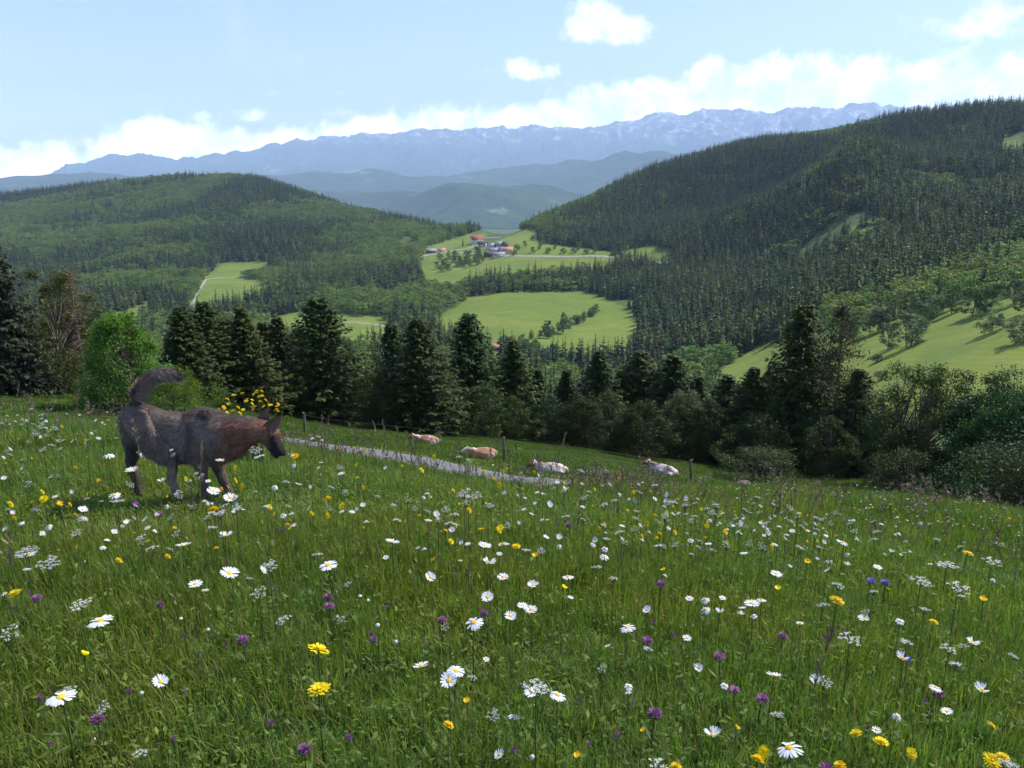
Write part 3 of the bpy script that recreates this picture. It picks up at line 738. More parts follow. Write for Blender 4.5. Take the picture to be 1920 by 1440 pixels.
    for k, (x, yb, yt, kk, lb) in enumerate([
        (330, 768, 640, 3, 'short dark spruce half hidden by the bright green tree'), (438, 774, 590, 0, 'dark spruce in the gap between the second and third spruce right of the bright tree'),
        (508, 782, 600, 1, 'dark spruce behind the slim one right of the yellow flowers'), (570, 790, 612, 3, 'dark spruce filling the gap left of the broad tall spruce'),
        (665, 798, 640, 0, 'dark spruce filling the gap right of the broad tall spruce'), (830, 816, 660, 3, 'short spruce between the full spruce and the broad blunt one'),
        (920, 820, 668, 0, 'dark spruce between the broad blunt spruce and the one beside the red roof'), (1160, 846, 690, 3, 'short dark spruce right of the sharp pointed one'),
        (1222, 856, 690, 0, 'spruce crown just left of the heavy spruce above the lowest cow'), (1300, 868, 700, 3, 'dark spruce in the gap right of the heavy spruce'),
        (1350, 874, 700, 0, 'dark spruce left of the wide dark trees right of centre'), (1425, 880, 690, 1, 'dark spruce crowding the left side of the tallest spruce'),
        (1520, 888, 650, 3, 'dark spruce squeezed between the tallest spruce and the pine')]):
        sp(kk, x, yb, yt, lb, r=float(np.interp(x, [300, 1000, 1300, 1520], [56, 74, 72, 68])))
    for x, yb, yt, m, w_, lb in [(700, 805, 700, M_leafolive, .8, 'olive bush under the pale larch'), (760, 812, 735, M_leafbright, .7, 'light green sapling at the foot of the full spruce behind the brown cow'),
                                 (1280, 866, 735, M_leafgrey, .9, 'pale grey-green tree peeping between the heavy spruce and the wide dark trees'), (1180, 850, 770, M_leafolive, 1.0, 'low olive bush above the lowest white cow'),
                                 (1690, 908, 800, M_leafdark, .9, 'dark broadleaf tree left of the many-stemmed tree'), (1880, 935, 745, M_leafdark, .9, 'dark tree behind the large bush at the right edge')]:
        place_tree('broadleaf_tree', *B[0], m, bark, x, yb, yt, lb, r=float(np.interp(x, [700, 1300, 1670, 1870], [55, 66, 54, 46])), src_h=8, wscale=w_)
    for x, yb, yt, r, lb in [(1690, 915, 850, 47, 'low dark bush at the field edge below the many-stemmed tree'),
                             (1880, 955, 850, 38, 'large dark bush hanging over the meadow at the right edge'),
                             (1950, 965, 830, 36, 'dark bush half outside the right edge')]:
        place_tree('bush', *SH, M_leafdark, bark, x, yb, yt, lb, r=r, src_h=3, cat='bush', wscale=1.2)
    place_tree('bush', *SH, M_leafolive, bark, 1432, 868, 846, 'low mound of pale brush lying on the shaded pasture', r=50, src_h=3, cat='bush', wscale=1.6)
build_treeline()

# ------------------------------------------------------------------ woods on the hills and single trees in the valley
def far_spruce(seed, h=22., rad=3.1, seg=14, per=7):
    rg_ = np.random.default_rng(seed); cr = Acc(); P, D, L, W, A = [], [], [], [], []
    for k in range(seg):
        t = (k + .3) / seg; z = h * (.08 + .9 * t)
        nb = max(3, int(per * (1.15 - .7 * t)))
        for b in range(nb):
            th = rg_.uniform(0, 6.283); l = rad * (1 - t) ** .8 * rg_.uniform(.7, 1.15) + .3
            P.append([0, 0, z + rg_.normal(0, .3)]); D.append([math.cos(th), math.sin(th), -.45 + .5 * t]); L.append(l); W.append(.34 * l + .25); A.append(rg_.random())
    sprays(cr, P, D, np.array(L), np.array(W), rg_, np.array(A), droop=.2)
    cr.tube([[0, 0, -1], [0, 0, h * .5], [0, 0, h]], [.3, .2, .05], 4, .0)
    return cr.mesh('far_spruce')
def far_broad(seed, h=14., rad=5., ncl=26, per=26, leaf=.62):
    a, b = broadleaf(seed, h, rad, ncl, per, leaf, .08, egg=.3)
    return a
M_wood = leaf_mat('wood_needles', (.016, .040, .013), (.078, .122, .034), .22, .7, .42, patch=(.006, (1.75, 1.45, .95)))
M_woodlight = leaf_mat('wood_leaves', (.085, .145, .026), (.190, .270, .055), .25, .6, .25)
M_woodwarm = leaf_mat('wood_larch', (.10, .125, .032), (.18, .20, .060), .22, .6, .2)

def src(me, mat):
    return link('kind', me, mat, link_=False)

def wood_points(az0, az1, r0, r1, sp, rg_):
    x0, x1 = r1 * math.sin(az0), r1 * math.sin(az1)
    X, Y = np.meshgrid(np.arange(min(x0, -1), max(x1, 1), sp), np.arange(r0 * .6, r1, sp))
    X = X + rg_.uniform(-.48, .48, X.shape) * sp; Y = Y + rg_.uniform(-.48, .48, Y.shape) * sp
    X, Y = X.ravel(), Y.ravel(); r = np.hypot(X, Y); a = np.arctan2(X, Y)
    k = (a > az0) & (a < az1) & (r > r0) & (r < r1); return X[k], Y[k]

# first row that belongs to the wood, by picture column: nearer ground is open or has its own trees
WOOD_FROM = [(-400, 110), (0, 110), (300, 110), (900, 110), (1200, 110), (1500, 110), (1600, 105), (1700, 95), (1920, 80), (2400, 80)]
def build_woods():
    rg_ = np.random.default_rng(5)
    kinds = [src(far_spruce(301, 22, 3.0), M_wood), src(far_spruce(302, 24, 3.4), M_wood), src(far_spruce(303, 19, 2.7, 12), M_wood),
             src(far_broad(304, 14, 5), M_woodlight), src(far_broad(305, 12, 5.2), M_woodlight), src(far_spruce(306, 20, 2.8, 12, 5), M_woodwarm)]
    XC_ = 900
    for nm, a0, a1, r0, r1, sp, lab in [
        ('wood', R(-41), R(-3.2), 95, 3000, 8.0, 'mixed wood of dark spruce and lighter broadleaf trees covering the rounded hill on the left'),
        ('wood', R(-3.2), R(41), 75, 2300, 6.5, 'dense dark spruce wood covering the long slope on the right')]:
        X, Y = wood_points(a0, a1, r0, r1, sp, rg_); Z = H(X, Y); r = np.hypot(X, Y)
        px, py = project(np.stack([X, Y, Z], -1))
        keep = ~field_mask(X, Y, Z)
        # open ground round the village, and the pasture's own trees
        keep &= ~(inpoly(px, py, [(785, 495), (800, 462), (900, 432), (1010, 430), (1010, 478), (1160, 478), (1160, 492), (870, 500), (800, 545)]) & (r > 700))
        keep &= ~((a1 > 0) & (r < 480) & (px > 1180) & (py < 800) & (py > 560) & (rg_.random(len(r)) < .35))
        keep &= r > np.interp(px, [c[0] for c in WOOD_FROM], [c[1] for c in WOOD_FROM])
        # thinner at forest roads and gaps
        gap = fbm(X / 90, Y / 90, 91, 3); keep &= gap > -.60
        keep &= rg_.random(len(r)) > .10
        hs = np.where(r < 260, .42, np.where(r < 480, .42 + .50 * (r - 260) / 220, .92))
        hs = hs * rg_.uniform(.72, 1.22, len(r)) * (1 + .18 * fbm(X / 120, Y / 120, 95, 2))
        keep &= seen(X, Y, Z + 24 * hs)
        bl = fbm(X / 210, Y / 210, 97, 4) + rg_.normal(0, .10, len(r))
        thr = -.02 if a0 < -.1 else .24
        bl = bl + np.where((r < 480), .42 * ramp(px, 1150, 1250) + .1, 0)
        idx = np.where(bl > thr, rg_.integers(3, 5, len(r)), np.where(rg_.random(len(r)) < .04, 5, rg_.integers(0, 3, len(r))))
        k = np.where(keep)[0]; n = len(k); print('wood', nm, n)
        rot = np.stack([rg_.normal(0, .02, n), rg_.normal(0, .02, n), rg_.uniform(0, 6.28, n)], 1)
        w = hs[k] * rg_.uniform(1.15, 1.75, n)
        scatter(nm, np.stack([X[k], Y[k], Z[k] - .4], 1), rot, np.stack([w, w, hs[k]], 1), idx[k], [src(s.data, None) for s in kinds], lab, 'forest')
build_woods()

# ------------------------------------------------------------------ gravel path, fence, stones, cows
def ribbon(name, pts, widths, mat, lift=.03, step=None, rough_edge=.0, kind='structure'):
    """a strip laid on the ground along ground points"""
    P = np.array([p[:2] for p in pts]); d = np.r_[0, np.cumsum(np.linalg.norm(np.diff(P, axis=0), axis=1))]
    n = max(8, int(d[-1] / (step or 1))); s = np.linspace(0, d[-1], n)
    X = np.stack([np.interp(s, d, P[:, 0]), np.interp(s, d, P[:, 1])], 1)
    k = min(n // 6 * 2 + 1, 31)
    if k > 3:
        ker = np.ones(k) / k; X = np.stack([np.convolve(np.pad(X[:, i], k // 2, mode='reflect', reflect_type='odd'), ker, 'valid') for i in (0, 1)], 1)
    W = np.interp(s, d, widths) / 2
    t = np.gradient(X, axis=0); t /= np.linalg.norm(t, axis=1, keepdims=True); nn = np.stack([-t[:, 1], t[:, 0]], 1)
    m = 9; u = np.linspace(-1, 1, m)
    We = W[:, None] * (1 + rough_edge * fbm(s[:, None] * 1.3 + 0 * u, np.sign(u)[None] * 7 + 0 * s[:, None], 13, 3))
    XY = X[:, None] + nn[:, None] * (u[None, :, None] * We[..., None])
    Z = H(XY[..., 0], XY[..., 1]); Z = np.maximum(Z, Z.mean(1, keepdims=True) - .4) + lift
    Z[:, 0] -= lift * 2; Z[:, -1] -= lift * 2
    V = np.concatenate([XY, Z[..., None]], -1).reshape(-1, 3)
    i = np.arange(n - 1)[:, None] * m; j = np.arange(m - 1)[None]
    Qs = np.stack([i + j, i + j + 1, i + m + j + 1, i + m + j], -1).reshape(-1, 4)
    return tag(link(name, mesh_np(name, V, Qs, None, True), mat), kind=kind)

M_gravel = simple_mat('gravel', (.215, .205, .205), .95, (.10, .10, .095), 30, .1, 8, .5, lo=.3, hi=.7)
M_road = simple_mat('pale_road', (.34, .32, .27), .95, (.25, .235, .19), .3, .1)
M_stone = simple_mat('stone', (.26, .20, .17), .9, (.20, .16, .14), 6, .15, 8, .6)
M_post = simple_mat('weathered_wood', (.20, .17, .14), .9, (.11, .09, .07), 14, .1)
M_wire = simple_mat('wire', (.16, .16, .15), .6, None, 3, .3)

def build_path():
    pts = []
    for a in np.radians(np.arange(-40, 44, 1.0)):
        r = float((np.interp(a, AZD, RK[6][:len(AZD)]) + np.interp(a, AZD, RK[7][:len(AZD)])) / 2)
        pts.append((r * math.sin(a), r * math.cos(a)))
    ribbon('path', pts, [2.5] * len(pts), M_gravel, .05, .3, .25)
build_path()

def fence():
    gr = 'fence posts between the path and the cow pasture'
    spots = [(572, 816), (945, 866), (1294, 908)]
    tops = []
    for k, (x, y) in enumerate(spots):
        g = hit(x, y, 26); a = Acc(); h = .95
        a.tube([[0, 0, -.3], [.01, 0, .4], [rng.normal(0, .03), rng.normal(0, .02), h]], [.062, .058, .050], 8)
        a.tube([[0, 0, h - .004], [0, 0, h + .012]], [.05, .012], 8)
        me = a.mesh('fence_post', True); o = link('fence_post', me, M_post); o.location = g
        where = ['behind the head of the dog', 'right of the tan cow', 'just below the lowest white cow'][k]
        tag(o, 'thin weathered wooden fence post standing ' + where, 'fence post', gr); tops.append(np.array(g))
    a = Acc()
    for p, q in zip(tops[:-1], tops[1:]):
        for hh in (.55, .85):
            t = np.linspace(0, 1, 25)[:, None]; L = p * (1 - t) + q * t; L[:, 2] = H(L[:, 0], L[:, 1]) + hh - .06 * (t * (1 - t) * 4)[:, 0]
            a.tube(L, .0045, 4)
    tag(link('fence_wire', a.mesh('fence_wire'), M_wire), 'two strands of thin wire strung along the fence posts above the path', 'wire')
fence()

def stone(x, y, r, label, k):
    bm = bmesh.new(); bmesh.ops.create_icosphere(bm, subdivisions=3, radius=1)
    rr = random.Random(k); o1 = rr.random() * 9
    for v in bm.verts:
        n = float(fbm(np.array(v.co.x * 1.3 + o1), np.array(v.co.y * 1.3 + v.co.z * 1.7), 33 + k, 3)); v.co *= 1 + .38 * n
        v.co = Vector((v.co.x * 1.25, v.co.y * .9, v.co.z * .7))
    me = bpy.data.meshes.new('stone'); bm.to_mesh(me); bm.free()
    o = link('stone', me, M_stone); g = hit(x, y, 20); o.location = (g[0], g[1], g[2] + r * .2); o.scale = (r, r, r); o.rotation_euler = (0, 0, rr.random() * 6)
    tag(o, label, 'stone', 'stones at the edge of the pasture')
stone(1312, 902, .24, 'pinkish stone right of the fence post below the lowest white cow', 1)
stone(1395, 912, .30, 'largest pinkish stone half sunk in grass right of the lowest white cow', 2)
stone(1472, 914, .18, 'small pale stone farthest right of the stones in the pasture', 3)
stone(1010, 908, .15, 'brownish stone at the edge of the gravel path below the white cow', 4)

def remesh_obj(bm, voxel, smooth_it=6, fac=.6, deci=None):
    me = bpy.data.meshes.new('tmp'); bm.to_mesh(me); bm.free(); o = bpy.data.objects.new('tmp', me); C.objects.link(o)
    md = o.modifiers.new('r', 'REMESH'); md.mode = 'VOXEL'; md.voxel_size = voxel; md.use_smooth_shade = True
    sm = o.modifiers.new('s', 'SMOOTH'); sm.factor = fac; sm.iterations = smooth_it
    dg = bpy.context.evaluated_depsgraph_get(); dg.update(); res = bpy.data.meshes.new_from_object(o.evaluated_get(dg))
    bpy.data.objects.remove(o); return res

def blob(bm, c, rx, ry=None, rz=None, rot=None, sub=2):
    ry = rx if ry is None else ry; rz = rx if rz is None else rz
    M = Matrix.Translation(Vector(c)) @ (rot.to_4x4() if rot is not None else Matrix()) @ Matrix.Diagonal((rx, ry, rz, 1))
    bmesh.ops.create_icosphere(bm, subdivisions=sub, radius=1, matrix=M)

def limb(bm, pts, rad, sq=1.0, n=7):
    """tapering chain of balls along a polyline (sq squashes it across the y axis)"""
    pts = [Vector(p) for p in pts]
    for (a, b, ra, rb) in zip(pts[:-1], pts[1:], rad[:-1], rad[1:]):
        m = max(2, int((b - a).length / (min(ra, rb) * .45)) + 1)
        for i in range(m + 1):
            t = i / m; r = ra * (1 - t) + rb * t; blob(bm, a.lerp(b, t), r, r * sq, r)

# --- cows, lying
def cow_mats(body, patch, amount, head):
    m, t, out = nodes_mat('cow_coat'); tc = t.n('ShaderNodeTexCoord'); P = tc.outputs['Object']
    n = t.noise(P, 1.6, 3, .5, .6); sp = t.n('ShaderNodeSeparateXYZ'); t.l(P, sp.inputs[0])
    col = t.mix(t.smooth(n, amount, amount + .05), body, patch)
    hd = t.smooth(sp.outputs[0], -1.02, -1.10); hd2 = t.math('MULTIPLY', hd, t.smooth(sp.outputs[2], .5, .6)); col = t.mix(hd2, col, head)
    fn = t.noise(P, 40, 4, .6); col = t.mix(t.math('MULTIPLY', fn, .25), col, (.12, .09, .07))
    b = t.n('ShaderNodeBsdfPrincipled'); b.inputs['Roughness'].default_value = .85; t.l(col, b.inputs['Base Color']); t.l(b.outputs[0], out.inputs[0]); return m

def cow_mesh():
    bm = bmesh.new()
    limb(bm, [(-.72, 0, .50), (-.40, 0, .46), (0, 0, .45), (.45, .02, .46), (.80, .03, .42)], [.30, .40, .44, .42, .28], .92)
    blob(bm, (.72, .05, .52), .26, .30, .22); blob(bm, (-.55, 0, .66), .22, .16, .16); blob(bm, (.05, 0, .78), .62, .14, .15); blob(bm, (.1, 0, .42), .62, .52, .40)
    limb(bm, [(-.66, 0, .60), (-.88, -.02, .70), (-1.04, -.05, .82)], [.34, .25, .20], .8)          # neck
    limb(bm, [(-1.06, -.05, .87), (-1.24, -.08, .81), (-1.46, -.12, .66)], [.175, .15, .105], .95)   # head
    blob(bm, (-1.50, -.125, .635), .095, .105, .085)
    for s in (-1, 1):
        limb(bm, [(-.62, s * .22, .35), (-.80, s * .34, .16), (-.52, s * .40, .08), (-.38, s * .40, .06)], [.13, .09, .06, .065])   # folded foreleg
        limb(bm, [(.60, s * .30, .38), (.30, s * .46, .22), (.62, s * .52, .10), (.42, s * .60, .06)], [.24, .15, .07, .065])       # folded hind leg
    blob(bm, (.30, -.25, .18), .16, .14, .12)
    return remesh_obj(bm, .035, 5)

def ear_mesh(L=.16, W=.05, T=.015, name='ear'):
    a = Acc(); n = 6; u = np.linspace(0, 1, n); w = W * np.sin(np.clip(u * .86 + .14, 0, 1) * PI) ** .6 + .004
    V = []
    for k in range(n): V += [(u[k] * L, -w[k], 0), (u[k] * L, 0, T), (u[k] * L, w[k], 0), (u[k] * L, 0, -T)]
    Qs = [(4 * k + i, 4 * k + (i + 1) % 4, 4 * k + 4 + (i + 1) % 4, 4 * k + 4 + i) for k in range(n - 1) for i in range(4)]
    a.add(V, Qs + [(0, 1, 2, 3), (4 * n - 4, 4 * n - 1, 4 * n - 2, 4 * n - 3)]); return a.mesh(name, True)

def eye_mesh(r=.02):
    bm = bmesh.new(); bmesh.ops.create_uvsphere(bm, u_segments=12, v_segments=8, radius=r); me = bpy.data.meshes.new('eye'); bm.to_mesh(me); bm.free(); return me
M_eye = simple_mat('dark_eye', (.012, .009, .008), .15, None, 3, .5)
M_horn = simple_mat('horn', (.45, .38, .28), .5, (.20, .15, .10), 9, .4)

def build_cows():
    base = cow_mesh(); ear = ear_mesh(); eye = eye_mesh(.022)
    h = Acc()
    h.tube([[0, 0, 0], [0, .07, .02], [-.03, .13, .09], [-.02, .14, .17]], [.024, .020, .013, .004], 8); horn = h.mesh('horn', True)
    W_, T_, B_ = (.66, .60, .52), (.40, .18, .08), (.20, .075, .035)
    for k, (x, y, wpx, rz, body, patch, am, head, lab) in enumerate([
        (799, 834, 50, -.12, (.40, .19, .09), W_, .54, (.30, .11, .05), 'brown and cream cow lying with its head raised, farthest left and topmost of the four'),
        (905, 860, 58, .10, (.45, .23, .11), W_, .58, W_, 'tan cow with a white head lying second from the left'),
        (1034, 892, 66, -.10, W_, (.40, .18, .09), .55, (.26, .10, .05), 'white cow with a brown head lying third from the left, below the round bushes'),
        (1243, 894, 62, -.42, W_, (.26, .15, .10), .50, (.40, .14, .07), 'white cow with a brown poll lying farthest right and nearest of the four')]):
        g = hit(x, y, 25.5); dist = np.linalg.norm(g); s = wpx / F * dist * 1.12 / 2.45
        az = math.atan2(g[0], g[1])
        t = empty('cow', g + np.array([0, 0, -.03]), -az + rz, lab, 'cow', 'cows lying on the pasture'); t.scale = (s,) * 3
        me = base.copy(); me.materials.clear(); o = bpy.data.objects.new('body', me); C.objects.link(o); o.parent = t; me.materials.append(cow_mats(body, patch, am, head))
        for sd_ in (-1, 1):
            e = bpy.data.objects.new('ear', ear.copy()); C.objects.link(e); e.parent = t; e.location = (-1.08, -.05 + sd_ * .14, .93); e.rotation_euler = (.2 * sd_, -.1, sd_ * 1.5)
            e.data.materials.append(o.data.materials[0])
            e = bpy.data.objects.new('eye', eye); C.objects.link(e); e.parent = t; e.location = (-1.24, -.08 + sd_ * .135, .85)
            if not eye.materials: eye.materials.append(M_eye)
            e = bpy.data.objects.new('horn', horn); C.objects.link(e); e.parent = t; e.location = (-1.08, -.05 + sd_ * .07, 1.00); e.scale = (1, sd_, 1)
            if not horn.materials: horn.materials.append(M_horn)
build_cows()

# ------------------------------------------------------------------ dog
def build_dog():
    YW = 4.80                                             # the dog stands broadside in this plane
    def w(cx, cy_, dy=0.0):
        """point of the dog's outline on its plane (dy metres behind it)"""
        x = 180 + .22917 * cx; y = 660 + .22917 * cy_; d = dirpx(x, y); return Vector(d / d[1] * (YW + dy))
    S = .22917 / F * 5.25                                  # metres per outline unit
    o0 = Vector(w(600, 1180)); o0.z = float(H(o0.x, o0.y))
    P = lambda cx, cy_, dy=0.0: w(cx, cy_, dy) - o0
    bm = bmesh.new(); r = lambda v: v * S
    # trunk: rump, loin, ribs, chest
    limb(bm, [P(335, 520), P(430, 560), P(560, 610), P(700, 655), P(820, 680), P(900, 675)], [r(108), r(120), r(124), r(164), r(196), r(180)], .70)
    limb(bm, [P(620, 690), P(730, 745), P(850, 775)], [r(88), r(142), r(160)], .7)
    limb(bm, [P(860, 620), P(960, 640), P(1060, 640), P(1180, 640), P(1300, 640)], [r(165), r(165), r(130), r(112), r(98)], .8)   # neck
    limb(bm, [P(940, 780), P(1060, 770), P(1180, 735), P(1280, 700)], [r(122), r(100), r(80), r(60)], .78)                                           # breast
    blob(bm, P(905, 505, -.05), r(38), r(40), r(45)); blob(bm, P(880, 520, .07), r(45), r(40), r(42))                          # shoulder blades
    limb(bm, [P(1300, 640), P(1385, 650, -.01), P(1435, 685, -.02)], [r(98), r(88), r(74)], .95)                                # skull
    limb(bm, [P(1430, 700, -.03), P(1484, 762, -.05), P(1522, 818, -.07)], [r(57), r(42), r(30)], .9)                          # muzzle, nose down
    limb(bm, [P(1415, 740, -.03), P(1455, 800, -.05), P(1480, 850, -.07)], [r(42), r(28), r(19)], .9)                          # jaw
    # legs
    limb(bm, [P(360, 590, -.06), P(470, 740, -.08), P(590, 850, -.09), P(628, 900, -.09)], [r(108), r(88), r(54), r(38)], .55)    # near thigh, swung forward
    limb(bm, [P(628, 900, -.09), P(622, 1060, -.09), P(670, 1170, -.09), P(705, 1265, -.09)], [r(40), r(31), r(28), r(27)])
    blob(bm, P(730, 1292, -.09), r(46), r(32), r(22))
    limb(bm, [P(300, 560, .06), P(300, 700, .07), P(310, 800, .07)], [r(100), r(82), r(56)], .6)                                # far hind leg
    limb(bm, [P(310, 800, .07), P(285, 920, .07), P(320, 1040, .07), P(345, 1150, .07)], [r(52), r(36), r(28), r(28)])
    blob(bm, P(370, 1175, .07), r(42), r(30), r(20))
    limb(bm, [P(860, 720, -.08), P(850, 850, -.09), P(860, 940, -.09)], [r(105), r(72), r(50)], .6)                             # near foreleg
    limb(bm, [P(860, 940, -.09), P(880, 1080, -.09), P(895, 1200, -.09)], [r(46), r(33), r(29)])
    blob(bm, P(925, 1235, -.09), r(44), r(32), r(22))
    limb(bm, [P(960, 760, .08), P(985, 900, .08), P(1005, 960, .08)], [r(85), r(58), r(44)], .6)                                # far foreleg, forward
    limb(bm, [P(1005, 960, .08), P(1055, 1070, .08), P(1100, 1160, .08)], [r(42), r(32), r(28)])
    blob(bm, P(1130, 1185, .08), r(42), r(30), r(20))
    # tail
    limb(bm, [P(330, 440), P(335, 350), P(365, 280), P(430, 225), P(510, 192), P(590, 185), P(655, 205)], [r(40), r(28), r(30), r(32), r(30), r(24), r(10)])
    me = remesh_obj(bm, .0075, 8)
    n = len(me.vertices); co = np.empty(n * 3, np.float32); me.vertices.foreach_get('co', co); co = co.reshape(-1, 3)
    nr = np.empty(n * 3, np.float32); me.vertices.foreach_get('normal', nr); nr = nr.reshape(-1, 3)
    # coat colour in outline units
    def coat(c):
        W = c + np.array(o0); Wp = project(W); u = (Wp[0] - 180) / .22917; v = (Wp[1] - 660) / .22917
        grey = np.array([.150, .112, .085]); dark = np.array([.050, .038, .033]); red = np.array([.17, .080, .045]); tan = np.array([.27, .20, .16]); black = np.array([.016, .014, .014])
        col = np.repeat(grey[None], len(c), 0)
        def mixin(col, k, m): return col * (1 - m[:, None]) + k * m[:, None]
        top = np.interp(u, [200, 330, 560, 850, 1050, 1300], [400, 400, 440, 480, 510, 550])
        col = mixin(col, dark, ramp(-(v - top), -85, -15) * .85 * (v > 380))                     # saddle
        col = mixin(col, red, ramp(u, 960, 1130) * ramp(v, 540, 600) * .95)
        col = mixin(col, dark, ramp(u, 730, 780) * (1 - ramp(u, 780, 850)) * .6 * (v > 500))
        col = mixin(col, tan, ramp(v, 900, 1010) * ((u > 500) & (u < 760)) * .9)
        col = mixin(col, dark, ramp(v, 640, 800) * (u < 420) * .8)
        col = mixin(col, grey * .8, ramp(v, 880, 980) * (u > 800) * .8)
        col = mixin(col, black, ramp(u, 1395, 1440) * ramp(v, 640, 715) * .93)
        tl = (v < 400); col = mixin(col, np.array([.24, .18, .15]), tl * .7); col = mixin(col, black, tl * ramp(u, 560, 650))
        col = mixin(col, dark, tl * ramp(u, 340, 420) * (1 - ramp(u, 420, 470)) * ramp(v, 260, 330) * .7)
        f = 1 + .30 * fbm(c[:, 0] * 16 + c[:, 2] * 9, c[:, 2] * 30, 88, 4) ; return np.clip(col * f[:, None], .004, 1)
    cc = coat(co.astype(float))
    at = me.attributes.new('coat', 'FLOAT_COLOR', 'POINT'); at.data.foreach_set('color', np.concatenate([cc, np.ones((n, 1))], 1).astype(np.float32).ravel())
    m, t, out = nodes_mat('dog_coat'); a = t.n('ShaderNodeAttribute', attribute_name='coat'); b = t.n('ShaderNodeBsdfPrincipled')
    b.inputs['Roughness'].default_value = .75; b.inputs['Specular IOR Level'].default_value = .25; t.l(a.outputs['Color'], b.inputs['Base Color']); t.l(b.outputs[0], out.inputs[0])
    me.materials.clear()
    dog = empty('dog', o0, 0, 'grey-brown wolf-like dog with a raised curved tail, head lowered among the flowers', 'dog')
    body = link('body', me, m, dog)
    # fur: fine hairs lying back along the body
    tri = []; me.calc_loop_triangles(); tv = np.empty(len(me.loop_triangles) * 3, np.int32); me.loop_triangles.foreach_get('vertices', tv); tv = tv.reshape(-1, 3)
    A, B_, Cc = co[tv[:, 0]], co[tv[:, 1]], co[tv[:, 2]]; area = np.linalg.norm(np.cross(B_ - A, Cc - A), axis=1)
    N = 130000; rg_ = np.random.default_rng(3); f = rg_.choice(len(tv), N, p=area / area.sum()); q = rg_.random((N, 2)); sw = q.sum(1) > 1; q[sw] = 1 - q[sw]
    p = A[f] * (1 - q.sum(1))[:, None] + B_[f] * q[:, :1] + Cc[f] * q[:, 1:]; nn = nr[tv[f, 0]]
    Wp = project(p + np.array(o0)); u = (Wp[0] - 180) / .22917; v = (Wp[1] - 660) / .22917
    flow = np.stack([-np.ones(N), np.zeros(N), -.45 * np.ones(N)], 1)
    tl = (v < 400); flow[tl] = [1.0, 0, .15]; leg = v > 880; flow[leg] = [-.15, 0, -1]
    flow[(v > 650) & (v < 900)] = [-.7, 0, -.9]
    flow += rg_.normal(0, .26, (N, 3)) + .35 * np.stack([fbm(p[:, 0] * 14, p[:, 2] * 14 + p[:, 1] * 5, 90 + q_, 2) for q_ in range(3)], 1); flow -= nn * (flow * nn).sum(1)[:, None]; flow /= np.linalg.norm(flow, axis=1, keepdims=True) + 1e-9
    L = rg_.uniform(.016, .042, N); L[tl] *= 2.1; L[leg] *= .5; L[(u > 1330)] *= .45; L[(u > 930) & (u < 1300)] *= 1.25
    L[(v > 720) & (v < 900) & (u > 380) & (u < 1250)] *= 1.7
    d = flow * .85 + nn * rg_.uniform(.16, .5, N)[:, None]; sd_ = np.cross(d, nn); sd_ /= np.linalg.norm(sd_, axis=1, keepdims=True) + 1e-9
    wd = rg_.uniform(.0008, .0018, N)[:, None]
    p0 = p - nn * .002; p1 = p + d * (L * .55)[:, None]; lift_ = np.where(tl, .30, .12)[:, None]; p2 = p + (flow * .95 + nn * .10 + np.array([0, 0, -.12])) * L[:, None] + nn * lift_ * L[:, None]
    V = np.stack([p0 - sd_ * wd, p0 + sd_ * wd, p1 - sd_ * wd * .8, p1 + sd_ * wd * .8, p2], 1).reshape(-1, 3); b5 = np.arange(N)[:, None] * 5
    hc = np.repeat(coat(p.astype(float)) * rg_.uniform(.45, 2.3, N)[:, None], 5, 0)
    fm = mesh_np('fur', V, b5 + [0, 1, 3, 2], b5 + [2, 3, 4], False, {'coat': hc}); link('fur', fm, m, dog)
    # ears: erect, open to the front
    def ear(base, tip, wid, name='ear'):
        base, tip = Vector(base), Vector(tip); ax = (tip - base); L_ = ax.length; ax.normalize()
        side = ax.cross(Vector((0, 1, 0))).normalized(); fr = ax.cross(side)
        a_ = Acc(); n_ = 9; m_ = 9; V = []
        for i in range(n_):
            t_ = i / (n_ - 1); ww = wid * (1 - t_) ** .62 * (1 + .25 * math.sin(t_ * PI)) + .001
            for j in range(m_):
                s_ = j / (m_ - 1) * 2 - 1; V.append(base + ax * L_ * t_ + side * ww * s_ + fr * (abs(s_) ** 2) * ww * .8)
        Q1 = [(i * m_ + j, i * m_ + j + 1, (i + 1) * m_ + j + 1, (i + 1) * m_ + j) for i in range(n_ - 1) for j in range(m_ - 1)]
        a_.add(np.array(V), Q1); V2 = np.array(V) + np.array(fr) * .006; a_.add(V2, [q_[::-1] for q_ in Q1])
        me_ = a_.mesh(name, True); nv = len(me_.vertices); c_ = np.empty(nv * 3, np.float32); me_.vertices.foreach_get('co', c_)
        cl = np.repeat(np.array([[.13, .072, .048, 1]]), nv, 0); cl[nv // 2:] = [.17, .10, .08, 1]; cl = cl.astype(np.float32)
        at_ = me_.attributes.new('coat', 'FLOAT_COLOR', 'POINT'); at_.data.foreach_set('color', cl.ravel()); link(name, me_, m, dog)
    ear(P(1362, 590, .05), P(1414, 448, .06), r(46)); ear(P(1418, 625, -.05), P(1514, 518, -.06), r(50))
    e = link('eye', eye_mesh(.008), M_eye, dog); e.location = P(1452, 690, -.08)
    e = link('nose', eye_mesh(.017), M_eye, dog); e.location = P(1536, 832, -.07); e.scale = (1.1, 1.1, .8)
build_dog()

